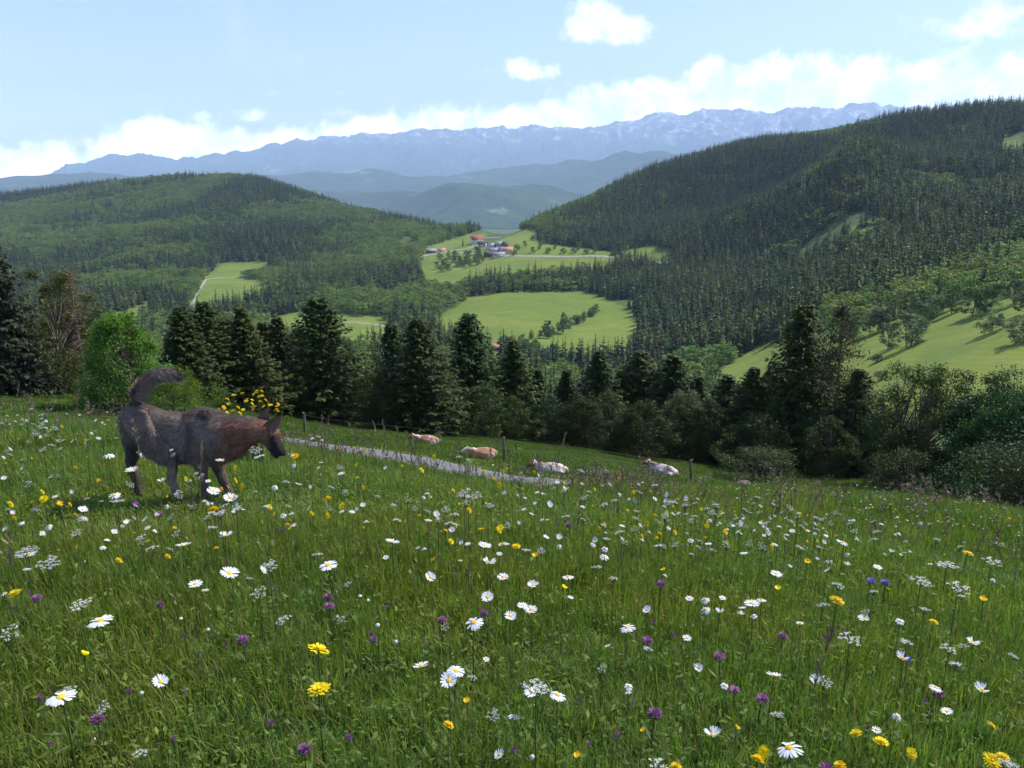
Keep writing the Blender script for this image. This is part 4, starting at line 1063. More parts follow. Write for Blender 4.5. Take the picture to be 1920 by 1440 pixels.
# ------------------------------------------------------------------ village and roads in the valley
M_wallw = simple_mat('white_render', (.72, .68, .60), .9, (.62, .58, .50), .6, .1)
M_wallwood = simple_mat('timber_wall', (.24, .14, .08), .9, (.15, .09, .05), 2, .1)
M_roofred = simple_mat('red_roof', (.34, .10, .07), .8, (.25, .08, .06), 1.5, .2)
M_rooforange = simple_mat('orange_roof', (.55, .25, .14), .8, (.42, .19, .11), 1.5, .2)
M_roofgrey = simple_mat('grey_roof', (.30, .28, .30), .7, (.20, .19, .20), 1.5, .3)
M_roofdark = simple_mat('dark_roof', (.10, .07, .07), .8, (.06, .05, .05), 1.5, .2)
M_window = simple_mat('window_glass', (.03, .04, .05), .15, None, 1, .5)

def house(x, y, L, W, Hh, Rh, rz, wall, roof, label, rmin=900, kind='house', upper=None):
    g = hit(x, y, rmin)
    if g is None: print('house miss', x, y); return
    t = empty('house', g, rz, label, 'house', 'houses of the valley village'); t.scale = (.85, .85, .85)
    a = Acc(); a.box((0, 0, Hh / 2 - 1), (L, W, Hh + 2))
    a.add([(-L / 2, -W / 2, Hh), (-L / 2, W / 2, Hh), (-L / 2, 0, Hh + Rh), (L / 2, -W / 2, Hh), (L / 2, W / 2, Hh), (L / 2, 0, Hh + Rh)], None, [(0, 2, 1), (3, 4, 5)])
    link('wall', a.mesh('wall'), wall, t)
    if upper: a = Acc(); a.box((0, 0, Hh * .75), (L + .2, W + .2, Hh * .45)); link('upper_wall', a.mesh('upper_wall'), upper, t)
    a = Acc(); e = 1.0; th = .35
    for s in (-1, 1):
        sl = Rh / (W / 2); y1, z1 = s * (W / 2 + e), Hh - sl * e
        V = [(-L / 2 - e, 0, Hh + Rh + .05), (L / 2 + e, 0, Hh + Rh + .05), (L / 2 + e, y1, z1 + .05), (-L / 2 - e, y1, z1 + .05)]
        V += [(v[0], v[1], v[2] + th) for v in V]
        a.add(V, [(0, 1, 2, 3), (7, 6, 5, 4), (0, 4, 5, 1), (1, 5, 6, 2), (2, 6, 7, 3), (3, 7, 4, 0)])
    rf = link('roof', a.mesh('roof'), roof, t)
    a = Acc(); a.box((L * .2, W * .12, Hh + Rh + .3), (.9, .9, 2.0)); link('chimney', a.mesh('chimney'), M_wallw, rf)
    for s in (-1, 1):
        for k in range(3):
            for zz in ((.3, .72) if Hh > 4.5 else (.5,)):
                a = Acc(); a.box((L * (-.3 + .3 * k), s * (W / 2 + (.13 if upper else .03)), Hh * zz), (1.2, .12, 1.4)); link('window', a.mesh('window'), M_window, t)
    return t
def build_village():
    for h in [(894, 456, 20, 12, 8, 6, .3, M_wallw, M_roofred, 'tall house with a red roof at the top left of the village'),
              (905, 463, 15, 10, 6, 4.5, -.4, M_wallw, M_roofdark, 'white house with a dark roof just below the tall red-roofed house'),
              (921, 466, 16, 10, 5, 4, .9, M_wallw, M_roofgrey, 'white house with a grey roof in the upper middle of the village'),
              (937, 463, 14, 9, 5, 4, .2, M_wallw, M_roofgrey, 'grey-roofed house at the top of the village slope'),
              (946, 464, 13, 9, 6, 4.5, 1.2, M_wallwood, M_roofdark, 'dark timber house above the orange roof'),
              (953, 474, 16, 11, 5, 4.5, -.2, M_wallw, M_rooforange, 'house with an orange roof at the right end of the village'),
              (928, 475, 18, 11, 5, 4.5, .1, M_wallw, M_roofgrey, 'wide grey-roofed house in the middle of the village'),
              (918, 481, 17, 11, 4.5, 4, -.3, M_wallwood, M_roofdark, 'low timber barn with a dark roof at the lower left of the village'),
              (935, 482, 19, 10, 4.5, 3.5, .2, M_wallw, M_roofgrey, 'long white house with a grey roof beside the road'),
              (941, 473, 10, 8, 5, 3.5, .7, M_wallw, M_roofgrey, 'small white house left of the orange roof'),
              (808, 474, 18, 10, 4, 3.5, .1, M_wallwood, M_roofgrey, 'grey-roofed farmhouse by the road at the left edge of the village clearing'),
              (829, 473, 12, 9, 4, 3, .3, M_wallw, M_rooforange, 'small house with a reddish roof at the left end of the village road')]:
        house(*h)
    house(931, 656, 8, 6, 3, 2.4, .2, M_wallwood, M_rooforange, 'small timber hut with a reddish roof among the trees below the central field', rmin=380)
    def road(pts, rmin, wd, name='road'):
        P = [hit(x, y, rmin) for x, y in pts]; P = [p for p in P if p is not None]
        ribbon(name, P, [wd] * len(P), M_road, .35, 3.0)
    road([(786, 482), (815, 476), (845, 471), (872, 467)], 900, 9)
    road([(872, 467), (890, 462), (900, 460)], 900, 8)
    road([(860, 474), (900, 476), (950, 482), (1000, 482), (1060, 481), (1120, 480), (1155, 480), (1185, 484), (1215, 489), (1250, 492), (1290, 497)], 900, 8)
    road([(912, 446), (950, 438), (1000, 427)], 900, 7)
    road([(645, 604), (680, 606), (710, 609), (745, 618)], 450, 4)
    road([(350, 582), (365, 560), (376, 540), (386, 524)], 800, 3.5)
    road([(386, 524), (410, 521), (450, 520)], 800, 2.5)
    road([(978, 684), (1005, 688), (1040, 692)], 380, 9)
build_village()

ONES = ['first', 'second', 'third', 'fourth', 'fifth', 'sixth', 'seventh', 'eighth', 'ninth', 'tenth', 'eleventh', 'twelfth', 'thirteenth', 'fourteenth', 'fifteenth', 'sixteenth',
        'seventeenth', 'eighteenth', 'nineteenth']
def ordinal(n):
    if n < 19: return ONES[n]
    t_, u_ = divmod(n + 1, 10); return {2: 'twentieth', 3: 'thirtieth', 4: 'fortieth'}[t_] if u_ == 0 else {2: 'twenty-', 3: 'thirty-', 4: 'forty-'}[t_] + ONES[u_ - 1]
def number_row(group, cats=None):
    L = [o for o in bpy.data.objects if o.get('group') == group and o.parent is None]
    L.sort(key=lambda o: float(project(np.array(o.location))[0]))
    for i, o in enumerate(L): o['label'] = ordinal(i) + ' from the left: ' + o['label']
def build_valley_trees():
    K = [broadleaf(401, 12, 4.4, 44, 60, .38, .10, egg=.3), broadleaf(402, 12, 5.0, 48, 60, .38, .06, egg=.1, trunks=2), broadleaf(403, 14, 3.8, 44, 60, .36, .12, egg=.6), broadleaf(404, 7, 4.0, 36, 55, .32, .03, egg=.1, trunks=2)]
    KH = [12, 12, 14, 7]
    SPF = spruce(405, 20, 3.2, .8, 7, 5, .9)
    def put(x, y, hgt, mat, k, label, group, rmin=120, name='broadleaf_tree', cat='tree'):
        g = hit(x, y, rmin)
        if g is None: return
        t = empty(name, g - np.array([0, 0, .3]), rng.uniform(0, 6.28), label, cat, group)
        cm, tm, h0 = (*SPF, 20) if k == 9 else (*K[k], KH[k]); s = hgt / h0; t.scale = (s * rng.uniform(.9, 1.15), s * rng.uniform(.9, 1.15), s)
        for me, mt, nm in ((cm, mat, 'crown'), (tm, bark, 'trunk')):
            if not me.materials: me.materials.append(mt)
            o = bpy.data.objects.new(nm, me); C.objects.link(o); o.parent = t
            o.material_slots[0].link = 'OBJECT'; o.material_slots[0].material = mt
    rr = random.Random(12)
    g1 = 'trees and bushes on the sunny pasture on the right'; m2 = lambda: rr.choice([M_leafgrey, M_leafgrey, M_leaffar])
    # solitary trees with their shadows on the pasture
    for x, y, h, k, lb in [(1706, 648, 12, 1, 'large round tree standing on the pasture above the dark shadow'), (1665, 655, 10, 0, 'grey-green tree left of the large round pasture tree'),
                           (1784, 588, 11, 2, 'tall tree at the upper rim of the pasture, left of the round pair'), (1822, 592, 11, 0, 'round grey-green tree, left of the pair at the upper rim'),
                           (1845, 588, 11, 1, 'round grey-green tree, right of the pair at the upper rim'), (1862, 622, 6, 3, 'low round bush alone on the open pasture'),
                           (1912, 640, 7, 3, 'round bush on the pasture at the right edge of the picture'), (1420, 645, 11, 2, 'rounded tree at the lower left tip of the pasture'),
                           (1652, 712, 3, 3, 'small low shrub in the middle of the pasture'), (1642, 680, 3, 3, 'small shrub by the bank above the middle of the pasture'),
                           (1900, 570, 9, 0, 'grey-green tree at the top right corner of the pasture'), (1925, 590, 9, 1, 'grey-green tree cut by the right edge above the pasture')]:
        put(x, y, h, m2(), k, lb, None, 150)
    for k in range(34):          # band of trees along the upper left rim
        t = rr.random(); x = 1300 + 470 * t + rr.uniform(-14, 14); y = np.interp(x, [1300, 1400, 1500, 1600, 1700, 1770], [690, 648, 640, 630, 612, 588]) + rr.uniform(-26, 16)
        put(x, y, rr.uniform(5.5, 9.5), m2(), rr.randrange(4), 'grey-green tree along the upper rim of the sunny pasture', g1, 150)
    for k in range(22):          # wooded gully under the pasture
        x = 1230 + 270 * rr.random(); y = rr.uniform(690, 770)
        put(x, y, rr.uniform(6, 10), rr.choice([M_leafgrey, M_leaffar]), rr.randrange(4), 'tree in the gully below the sunny pasture', 'trees in the gully left of the pasture', 120)
    for k_, (x, y, h) in enumerate([(1345, 662, 9), (1372, 652, 9), (1395, 650, 10), (1330, 672, 8)]):
        put(x, y, h, M_leafgrey, 0, 'light green rounded tree at the foot of the spruce slope', 'light trees at the foot of the spruce slope', 150)
    g2 = 'trees of the hedge that divides the central field'
    for k in range(26):
        t = k / 25; x = np.interp(t, [0, .5, 1], [1122, 1075, 965]) + rr.uniform(-6, 6); y = np.interp(t, [0, .5, 1], [582, 612, 646]) + rr.uniform(-4, 5)
        put(x, y, rr.uniform(5, 9), rr.choice([M_leaffar, M_leafgrey]), rr.choice([0, 2, 3]), 'small tree in the diagonal hedge across the central field', g2, 380)
    put(1056, 625, 17, M_leafgrey, 2, 'tallest slim tree in the hedge through the central field', None, 380)
    put(1027, 634, 14, M_leaffar, 2, 'slim tree just left of the tallest one in the central hedge', None, 380)
    g3 = 'trees along the lower border of the central field'
    for k in range(22):
        t = k / 21; x = np.interp(t, [0, 1], [948, 1100]) + rr.uniform(-4, 4); y = np.interp(t, [0, .5, 1], [652, 672, 692]) + rr.uniform(-5, 6)
        put(x, y, rr.uniform(7, 11), rr.choice([M_leaffar, M_leafgrey]), rr.choice([0, 1, 3]), 'round tree on the lower border of the central field', g3, 350)
    g4 = 'trees scattered round the village'
    for x, y, h, k in [(868, 462, 14, 9), (900, 466, 10, 9), (1000, 474, 9, 0), (1012, 468, 12, 2), (985, 462, 9, 0), (1028, 474, 8, 3), (1040, 468, 10, 2), (1055, 475, 8, 3), (1075, 474, 8, 3), (1085, 470, 12, 2),
                       (1100, 476, 7, 3), (1115, 474, 12, 2), (1125, 470, 14, 0), (1168, 478, 24, 9), (1190, 478, 16, 9), (1150, 478, 8, 3), (970, 468, 8, 3), (965, 478, 7, 3), (1020, 458, 9, 0), (1000, 450, 8, 3)]:
        put(x, y, h, M_wood if k == 9 else M_leaffar, k, 'small tree between the village and the long road', g4, 900, name='spruce_tree' if k == 9 else 'broadleaf_tree')
    for k in range(30):
        x = rr.uniform(812, 905); y = np.interp(x, [812, 905], [500, 482]) + rr.uniform(-10, 14)
        put(x, y, rr.uniform(7, 12), M_leaffar, rr.randrange(4), 'bushy green tree on the bank below the village', 'trees on the bank below the village', 850)
    for g_ in (g1, g2, g3, g4, 'trees in the gully left of the pasture', 'trees on the bank below the village', 'light trees at the foot of the spruce slope'): number_row(g_)
build_valley_trees()

# ------------------------------------------------------------------ meadow: grass and flowers
def ramp_mat(name, stops, trans=.35, tcol=(1.25, 1.45, .55), var=.15, patch=None, rough=.55, spec=.2):
    m, t, out = nodes_mat(name)
    at = t.n('ShaderNodeAttribute', attribute_name='tint'); cr = t.n('ShaderNodeValToRGB'); e = cr.color_ramp.elements
    while len(e) < len(stops): e.new(.5)
    for q, (p, c) in zip(e, stops): q.position = p; q.color = (*c, 1)
    t.l(at.outputs['Fac'], cr.inputs[0])
    oi = t.n('ShaderNodeObjectInfo'); hs = t.n('ShaderNodeHueSaturation'); t.l(cr.outputs[0], hs.inputs['Color'])
    t.l(t.smooth(oi.outputs['Random'], 0, 1, .485, .515), hs.inputs['Hue'])
    t.l(t.smooth(t.math('FRACT', t.math('MULTIPLY', oi.outputs['Random'], 37.7)), 0, 1, 1 - var, 1 + var), hs.inputs['Value'])
    col = hs.outputs[0]
    if patch:
        g = t.n('ShaderNodeNewGeometry')
        for sc_, k in patch: col = t.mix(t.smooth(t.noise(g.outputs['Position'], sc_, 3), .42, .62), col, t.mix(1.0, col, k, 'MULTIPLY'))
    b = t.n('ShaderNodeBsdfPrincipled'); b.inputs['Roughness'].default_value = rough; b.inputs['Specular IOR Level'].default_value = spec
    t.l(col, b.inputs['Base Color']); tr = t.n('ShaderNodeBsdfTranslucent'); t.l(t.mix(1.0, col, tcol, 'MULTIPLY'), tr.inputs[0])
    mx = t.n('ShaderNodeMixShader'); mx.inputs[0].default_value = trans
    t.l(b.outputs[0], mx.inputs[1]); t.l(tr.outputs[0], mx.inputs[2]); t.l(mx.outputs[0], out.inputs[0]); return m

GRASS_STOPS = [(0, (.062, .108, .020)), (.35, (.118, .185, .032)), (.72, (.175, .245, .050)), (.88, (.235, .285, .085)), (.93, (.32, .30, .15)), (1.0, (.20, .12, .08))]
M_grass = ramp_mat('grass_blades', GRASS_STOPS, .38, patch=[(.9, (1.22, 1.08, .9)), (.23, (.80, .92, .95))])
M_pasture = ramp_mat('pasture_blades', [(0, (.055, .10, .014)), (.5, (.085, .145, .022)), (.9, (.12, .17, .035)), (1, (.20, .19, .09))], .3, patch=[(.35, (1.15, 1.0, .9))])
M_stem = ramp_mat('flower_stem', [(0, (.06, .10, .025)), (1, (.11, .14, .05))], .2)
M_petal = ramp_mat('white_petal', [(0, (.72, .73, .74)), (1, (.84, .84, .83))], .25, (1, 1, 1), .03)
M_cream = ramp_mat('umbel_white', [(0, (.50, .52, .44)), (1, (.78, .78, .72))], .25, (1, 1, 1), .12)
M_disc = ramp_mat('yellow_disc', [(0, (.66, .36, .010)), (1, (.84, .56, .015))], .1, (1, 1, .6), .08)
M_yellow = ramp_mat('yellow_petal', [(0, (.80, .56, .006)), (1, (.88, .74, .015))], .3, (1.1, 1, .5), .08)
M_purple = ramp_mat('purple_floret', [(0, (.15, .045, .12)), (1, (.42, .17, .36))], .2, (1, .9, 1), .25)
M_violet = ramp_mat('violet_petal', [(0, (.14, .09, .42)), (1, (.24, .17, .62))], .3, (1, 1, 1), .1)
M_seed = ramp_mat('seed_head', [(0, (.11, .075, .050)), (1, (.26, .20, .13))], .2, (1, 1, 1), .25)

def blades(acc, n, rb, h0, h1, w, rg_, curve=.55, tlo=0, thi=.88, straw=.06, m=0):
    th = rg_.uniform(0, 6.283, n); rr = rb * np.sqrt(rg_.random(n)); b = np.stack([rr * np.cos(th), rr * np.sin(th), np.full(n, -.02)], 1)
    h = rg_.uniform(h0, h1, n); ph = rg_.uniform(0, 6.283, n); L = rg_.uniform(.05, 1, n) ** 1.4 * curve * h
    d = np.stack([np.cos(ph), np.sin(ph), 0 * ph], 1); s = np.stack([-np.sin(ph + rg_.normal(0, .5, n)), np.cos(ph), 0 * ph], 1); s /= np.linalg.norm(s, axis=1, keepdims=True)
    w = (w * rg_.uniform(.6, 1.3, n))[:, None]; up = np.array([0, 0, 1.0])
    p1 = b + up * (h * .42)[:, None] + d * (L * .16)[:, None]; p2 = b + up * (h * .78)[:, None] + d * (L * .52)[:, None]
    droop = np.where(rg_.random(n) < .25, -.10, .0); p3 = b + up * (h * (1 + droop))[:, None] + d * (L * 1.05)[:, None]
    V = np.stack([b - s * w * .8, b + s * w * .8, p1 - s * w, p1 + s * w, p2 - s * w * .75, p2 + s * w * .75, p3], 1).reshape(-1, 3)
    k = np.arange(n)[:, None] * 7; a = rg_.uniform(tlo, thi, n); st = rg_.random(n) < straw; a[st] = rg_.uniform(.93, 1, st.sum())
    acc.add(V, np.concatenate([k + [0, 1, 3, 2], k + [2, 3, 5, 4]]), k + [4, 5, 6], np.repeat(a, 7), m)

def turf(seed, n, rb, h0, h1, w, leafy=6, **k):
    rg_ = np.random.default_rng(seed); a = Acc(); blades(a, n, rb, h0, h1, w, rg_, **k)
    if leafy:      # clover and herb leaves low in the turf
        q = leafy * 3; th = rg_.uniform(0, 6.28, q); r_ = rb * np.sqrt(rg_.random(q)); P = np.stack([r_ * np.cos(th), r_ * np.sin(th), rg_.uniform(.25, .6, q) * h1], 1)
        N = rg_.normal(0, .35, (q, 3)) + [0, 0, 1]; N /= np.linalg.norm(N, axis=1, keepdims=True); leaves(a, P, N, rg_.uniform(.6, 1.2, q) * .011 * (rb / .06) ** .5, rg_, rg_.uniform(.1, .6, q))
    return a.mesh('turf')
def culm(seed, h):
    rg_ = np.random.default_rng(seed); a = Acc(); l = rg_.uniform(-.12, .12, 2) * h; z = np.linspace(0, 1, 6)
    P = np.stack([l[0] * z ** 2, l[1] * z ** 2, z * h], 1); a.tube(P, np.linspace(.0014, .0007, 6), 3, .7, 0)
    n = 34; t = rg_.uniform(.74, 1.02, n); p = np.stack([np.interp(t, z, P[:, i]) for i in range(3)], 1)
    D = rg_.normal(0, .5, (n, 3)) + [0, 0, 1.2]; sprays(a, p, D, rg_.uniform(.018, .036, n), rg_.uniform(.0022, .004, n), rg_, rg_.random(n), droop=0)
    a.mq[-1][:] = 1
    blades(a, 4, .01, h * .25, h * .5, .0018, rg_, curve=1.0)
    return a.mesh('culm')

def polar_points(r0, r1, az0, az1, dens, rg_):
    n = int(dens * (az1 - az0) * (r1 ** 2 - r0 ** 2) / 2); r = np.sqrt(rg_.random(n) * (r1 ** 2 - r0 ** 2) + r0 ** 2); a = rg_.uniform(az0, az1, n)
    return r * np.sin(a), r * np.cos(a), r, a

def on_path(x, y, grow=0):
    a = np.arctan2(x, y); r = np.hypot(x, y); c = (np.interp(a, AZD, RK[6][:len(AZD)]) + np.interp(a, AZD, RK[7][:len(AZD)])) / 2
    return np.abs(r - c) < 1.15 + grow

def build_grass():
    rg_ = np.random.default_rng(17)
    T1 = [src(turf(500 + k, 54, .06, .045, .125, .0013, 2), M_grass) for k in range(6)]
    T2 = [src(turf(510 + k, 46, .10, .06, .155, .0022, 3), M_grass) for k in range(5)]
    T3 = [src(turf(520 + k, 46, .17, .11, .30, .0040, 4, straw=.10), M_grass) for k in range(5)]
    for me in [s.data for s in T1 + T2 + T3]: pass
    CU = []
    for k in range(4):
        me = culm(530 + k, [.42, .5, .58, .5][k]); o = link('kind', me, [M_grass, M_seed], link_=False); CU.append(o)
    Ps, rots, scl, idx = [], [], [], []
    def lay(x, y, kinds, s0, s1, hs=None):
        keep = ~on_path(x, y); x, y = x[keep], y[keep]
        dg = 1 - .55 * np.exp(-((x + 2.0) / .9) ** 4 - ((y - 4.45) / .62) ** 4)      # trodden where the dog stands
        n = len(x); Ps.append(np.stack([x, y, H(x, y)], 1)); rots.append(np.stack([rg_.normal(0, .10, n), rg_.normal(0, .10, n), rg_.uniform(0, 6.28, n)], 1))
        patch = 1 + .35 * fbm(x / .8, y / .8, 61, 3)
        s = rg_.uniform(s0, s1, n); scl.append(np.stack([s, s, s * patch * dg * (1 if hs is None else hs[keep])], 1)); idx.append(rg_.integers(kinds[0], kinds[1], n))
    x, y, r, a = polar_points(.15, 4.2, R(-50), R(50), 400, rg_); lay(x, y, (0, 6), .8, 1.35, 1 + .55 * ramp(r, 2.0, 4.2))
    x, y, r, a = polar_points(.15, 3, R(50), R(310), 120, rg_); lay(x, y, (0, 6), .9, 1.5)
    x, y, r, a = polar_points(1.5, 4.2, R(-48), R(48), 9, rg_); lay(x, y, (6, 11), .6, 1.0)
    x, y, r, a = polar_points(3.6, 10, R(-46), R(46), 190, rg_); lay(x, y, (6, 11), .75, 1.2)
    lim = lambda a: np.interp(a, np.radians([-46, -20, -14, 0, 16, 33, 46]), [30, 25, 25, 21.5, 20, 26, 30])
    x, y, r, a = polar_points(9, 31, R(-46), R(46), 62, rg_); k = r < lim(a) * rg_.uniform(.93, 1.03, len(r)); lay(x[k], y[k], (11, 16), .75, 1.15)
    P = np.concatenate(Ps); print('grass', len(P))
    scatter('grass', P, np.concatenate(rots), np.concatenate(scl), np.concatenate(idx), T1 + T2 + T3, 'dense green meadow grass with low herbs and scattered straw blades', 'grass')
    # tall culms with seed heads
    x, y, r, a = polar_points(1.6, 26, R(-46), R(46), 5.5, rg_)
    k = (r < lim(a)) & (rg_.random(len(r)) < np.interp(r, [1.6, 4, 10, 20], [.04, .25, .7, .9]) * (.35 + 1.3 * vnoise(x / 2.2, y / 2.2, 71)))
    x, y = x[k], y[k]; xs = []; ys = []
    for cx, cyy, n_, sp_ in [(1115, 905, 70, 60), (1150, 905, 40, 40), (1215, 930, 40, 60), (950, 900, 40, 60), (620, 860, 40, 80), (1480, 935, 40, 60), (1720, 950, 30, 60)]:
        for _ in range(n_):
            g = hit(cx + rg_.normal(0, sp_ / 2), cyy + rg_.uniform(0, 40), 2)
            if g is not None and math.hypot(g[0], g[1]) < 24: xs.append(g[0]); ys.append(g[1])
    x = np.r_[x, xs]; y = np.r_[y, ys]; k = ~on_path(x, y); x, y = x[k], y[k]; n = len(x); s = rg_.uniform(.6, 1.15, n); r = np.hypot(x, y); wd = np.clip(r / 6, 1, 2.6)
    scatter('tall_grass', np.stack([x, y, H(x, y)], 1), np.stack([rg_.normal(0, .14, n), rg_.normal(0, .14, n), rg_.uniform(0, 6.28, n)], 1), np.stack([s * wd, s * wd, s], 1), rg_.integers(0, 4, n), CU,
            'thin tall grass stalks with brownish seed heads standing over the meadow', 'grass')
    # short grazed sward of the pasture
    PT = [src(turf(540 + k, 46, .30, .03, .10, .008, 5, straw=.03), M_pasture) for k in range(4)]
    x, y, r, a = polar_points(18, 74, R(-44), R(44), 14, rg_)
    k = (r > lim(a) * .97) & ~on_path(x, y) & (r < np.interp(a, AZD, RK[9][:len(AZD)]) + 4); x, y = x[k], y[k]; n = len(x); s = rg_.uniform(.7, 1.5, n)
    print('pasture', n)
    scatter('pasture_grass', np.stack([x, y, H(x, y)], 1), np.stack([0 * s, 0 * s, rg_.uniform(0, 6.28, n)], 1), np.stack([s, s, s * rg_.uniform(.6, 1.6, n)], 1), rg_.integers(0, 4, n), PT, 'short grazed pasture grass beyond the gravel path', 'grass')

# ---- flowers: every builder returns {part: (mesh, material)}, the head at height 1 stem
def stem_part(h, bend, rg_, r=.0013, leafn=3):
    a = Acc(); z = np.linspace(0, 1, 7); P = np.stack([bend * (z ** 2 - z), bend * .4 * np.sin(z * 3.1), z * h], 1); a.tube(P, np.linspace(r * 1.25, r, 7), 4, rg_.random())
    for k in range(leafn):
        t = rg_.uniform(.1, .6); p = np.array([np.interp(t, z, P[:, i]) for i in range(3)]); th = rg_.uniform(0, 6.28)
        e = p + np.array([math.cos(th) * .03, math.sin(th) * .03, .018]); s = np.array([-math.sin(th), math.cos(th), 0]) * .0028
        a.add([p, (p + e) / 2 + s, e, (p + e) / 2 - s], [(0, 1, 2, 3)], None, .3)
    return a.mesh('stem')
def frame(tilt, th):
    n = Vector((math.sin(tilt) * math.cos(th), math.sin(tilt) * math.sin(th), math.cos(tilt))); return n.to_track_quat('Z', 'Y').to_matrix()
def put_frame(acc, M, o):
    A = np.array(M); acc.V = [v @ A.T + np.array(o) for v in acc.V]; return acc
def petals(a, n, r0, r1, w, lift, rg_, droop=.0, z=0, m=0, gap=0.0, notch=False):
    for k in range(n):
        if rg_.random() < gap: continue
        th = k * 6.283 / n + rg_.normal(0, .06); L = r1 * rg_.uniform(.88, 1.06); u = np.array([0, .35, .75, 1.0]); rr = r0 + (L - r0) * u
        zz = z + lift * (rr - r0) - droop * u ** 2 + rg_.normal(0, .0010); ww = w * np.array([.45, .95, 1.0, .45]) * rg_.uniform(.85, 1.1)
        c, s = math.cos(th), math.sin(th); V = []
        for q in range(4): V += [(rr[q] * c - ww[q] * -s * -1, rr[q] * s + ww[q] * c * -1, zz[q]), (rr[q] * c - ww[q] * s, rr[q] * s + ww[q] * c, zz[q])]
        V = np.array(V); V[0::2, 0] = rr * c + ww * s; V[0::2, 1] = rr * s - ww * c
        a.add(V, [(0, 1, 3, 2), (2, 3, 5, 4), (4, 5, 7, 6)], None, rg_.random(), m)
def dome(a, r, h, z, seg=12, rings=4, m=0, rg_=None):
    V = []; 
    for i in range(rings):
        p = i / rings * PI / 2
        for j in range(seg): t = j * 6.283 / seg; V.append((r * math.cos(p) * math.cos(t), r * math.cos(p) * math.sin(t), z + h * math.sin(p)))
    V.append((0, 0, z + h * .92)); top = len(V) - 1
    Qs = [(i * seg + j, i * seg + (j + 1) % seg, (i + 1) * seg + (j + 1) % seg, (i + 1) * seg + j) for i in range(rings - 1) for j in range(seg)]
    a.add(V, Qs, [((rings - 1) * seg + j, (rings - 1) * seg + (j + 1) % seg, top) for j in range(seg)], np.r_[np.linspace(.3, .8, len(V))], m)

def daisy(seed, h=.26, tilt=.3, lift=.15, droop=.0, gap=0.0):
    rg_ = np.random.default_rng(seed); th = rg_.uniform(0, 6.28); M = frame(tilt, th); o = (0, 0, h)
    p = Acc(); petals(p, 20, .006, .0225, .0024, lift, rg_, droop, 0, gap=gap); petals(p, 9, .006, .021, .0024, lift * .6, rg_, droop, -.0008, gap=gap + .3)
    d = Acc(); dome(d, .0072, .0042, -.0005); g = Acc(); g.tube([[0, 0, -.004], [0, 0, -.001]], [.002, .0062], 8, .3); g_ = g
    st = stem_part(h, rg_.normal(0, .015), rg_)
    return dict(stem=(st, M_stem), petals=(put_frame(p, M, o).mesh('petals'), M_petal), disc=(put_frame(d, M, o).mesh('disc', True), M_disc))
def hawkbit(seed, h=.24, tilt=.25):
    rg_ = np.random.default_rng(seed); M = frame(tilt, rg_.uniform(0, 6.28)); o = (0, 0, h); p = Acc()
    petals(p, 26, .003, .0215, .0020, .16, rg_, .001, 0); petals(p, 22, .002, .0165, .0019, .45, rg_, .001, .0012); petals(p, 16, .001, .0105, .0018, .9, rg_, 0, .002)
    c = Acc(); dome(c, .004, .004, .004, 8, 3)
    return dict(stem=(stem_part(h, rg_.normal(0, .015), rg_), M_stem), petals=(put_frame(p, M, o).mesh('petals'), M_yellow), disc=(put_frame(c, M, o).mesh('disc', True), M_disc))
def buttercup(seed, h=.22, tilt=.3):
    rg_ = np.random.default_rng(seed); M = frame(tilt, rg_.uniform(0, 6.28)); o = (0, 0, h); p = Acc(); petals(p, 5, .001, .0105, .0055, .55, rg_, -.002)
    c = Acc(); dome(c, .003, .003, .001, 8, 3)
    return dict(stem=(stem_part(h, rg_.normal(0, .02), rg_, .001), M_stem), petals=(put_frame(p, M, o).mesh('petals'), M_yellow), disc=(put_frame(c, M, o).mesh('disc', True), M_disc))
def clover(seed, h=.17, mat=None):
    rg_ = np.random.default_rng(seed); n = 70; d = rg_.normal(0, 1, (n, 3)); d[:, 2] = np.abs(d[:, 2]) * 1.1 - .35; d /= np.linalg.norm(d, axis=1, keepdims=True); p = Acc()
    sprays(p, d * .004 + [0, 0, h], d, .0088, .0016, rg_, np.clip(.3 + .5 * d[:, 2] + rg_.normal(0, .15, n), 0, 1), droop=-.12)
    b = Acc(); q = 6; P = np.array([[math.cos(k) * .007, math.sin(k) * .007, h - .006] for k in range(q)]); leaves(b, P, np.tile([[0, 0, 1.0]], (q, 1)), .009, rg_, .4)
    return dict(stem=(stem_part(h, rg_.normal(0, .015), rg_, .0012, 5), M_stem), flower_head=(p.mesh('flower_head'), mat or M_purple), bract=(b.mesh('bract'), M_stem))
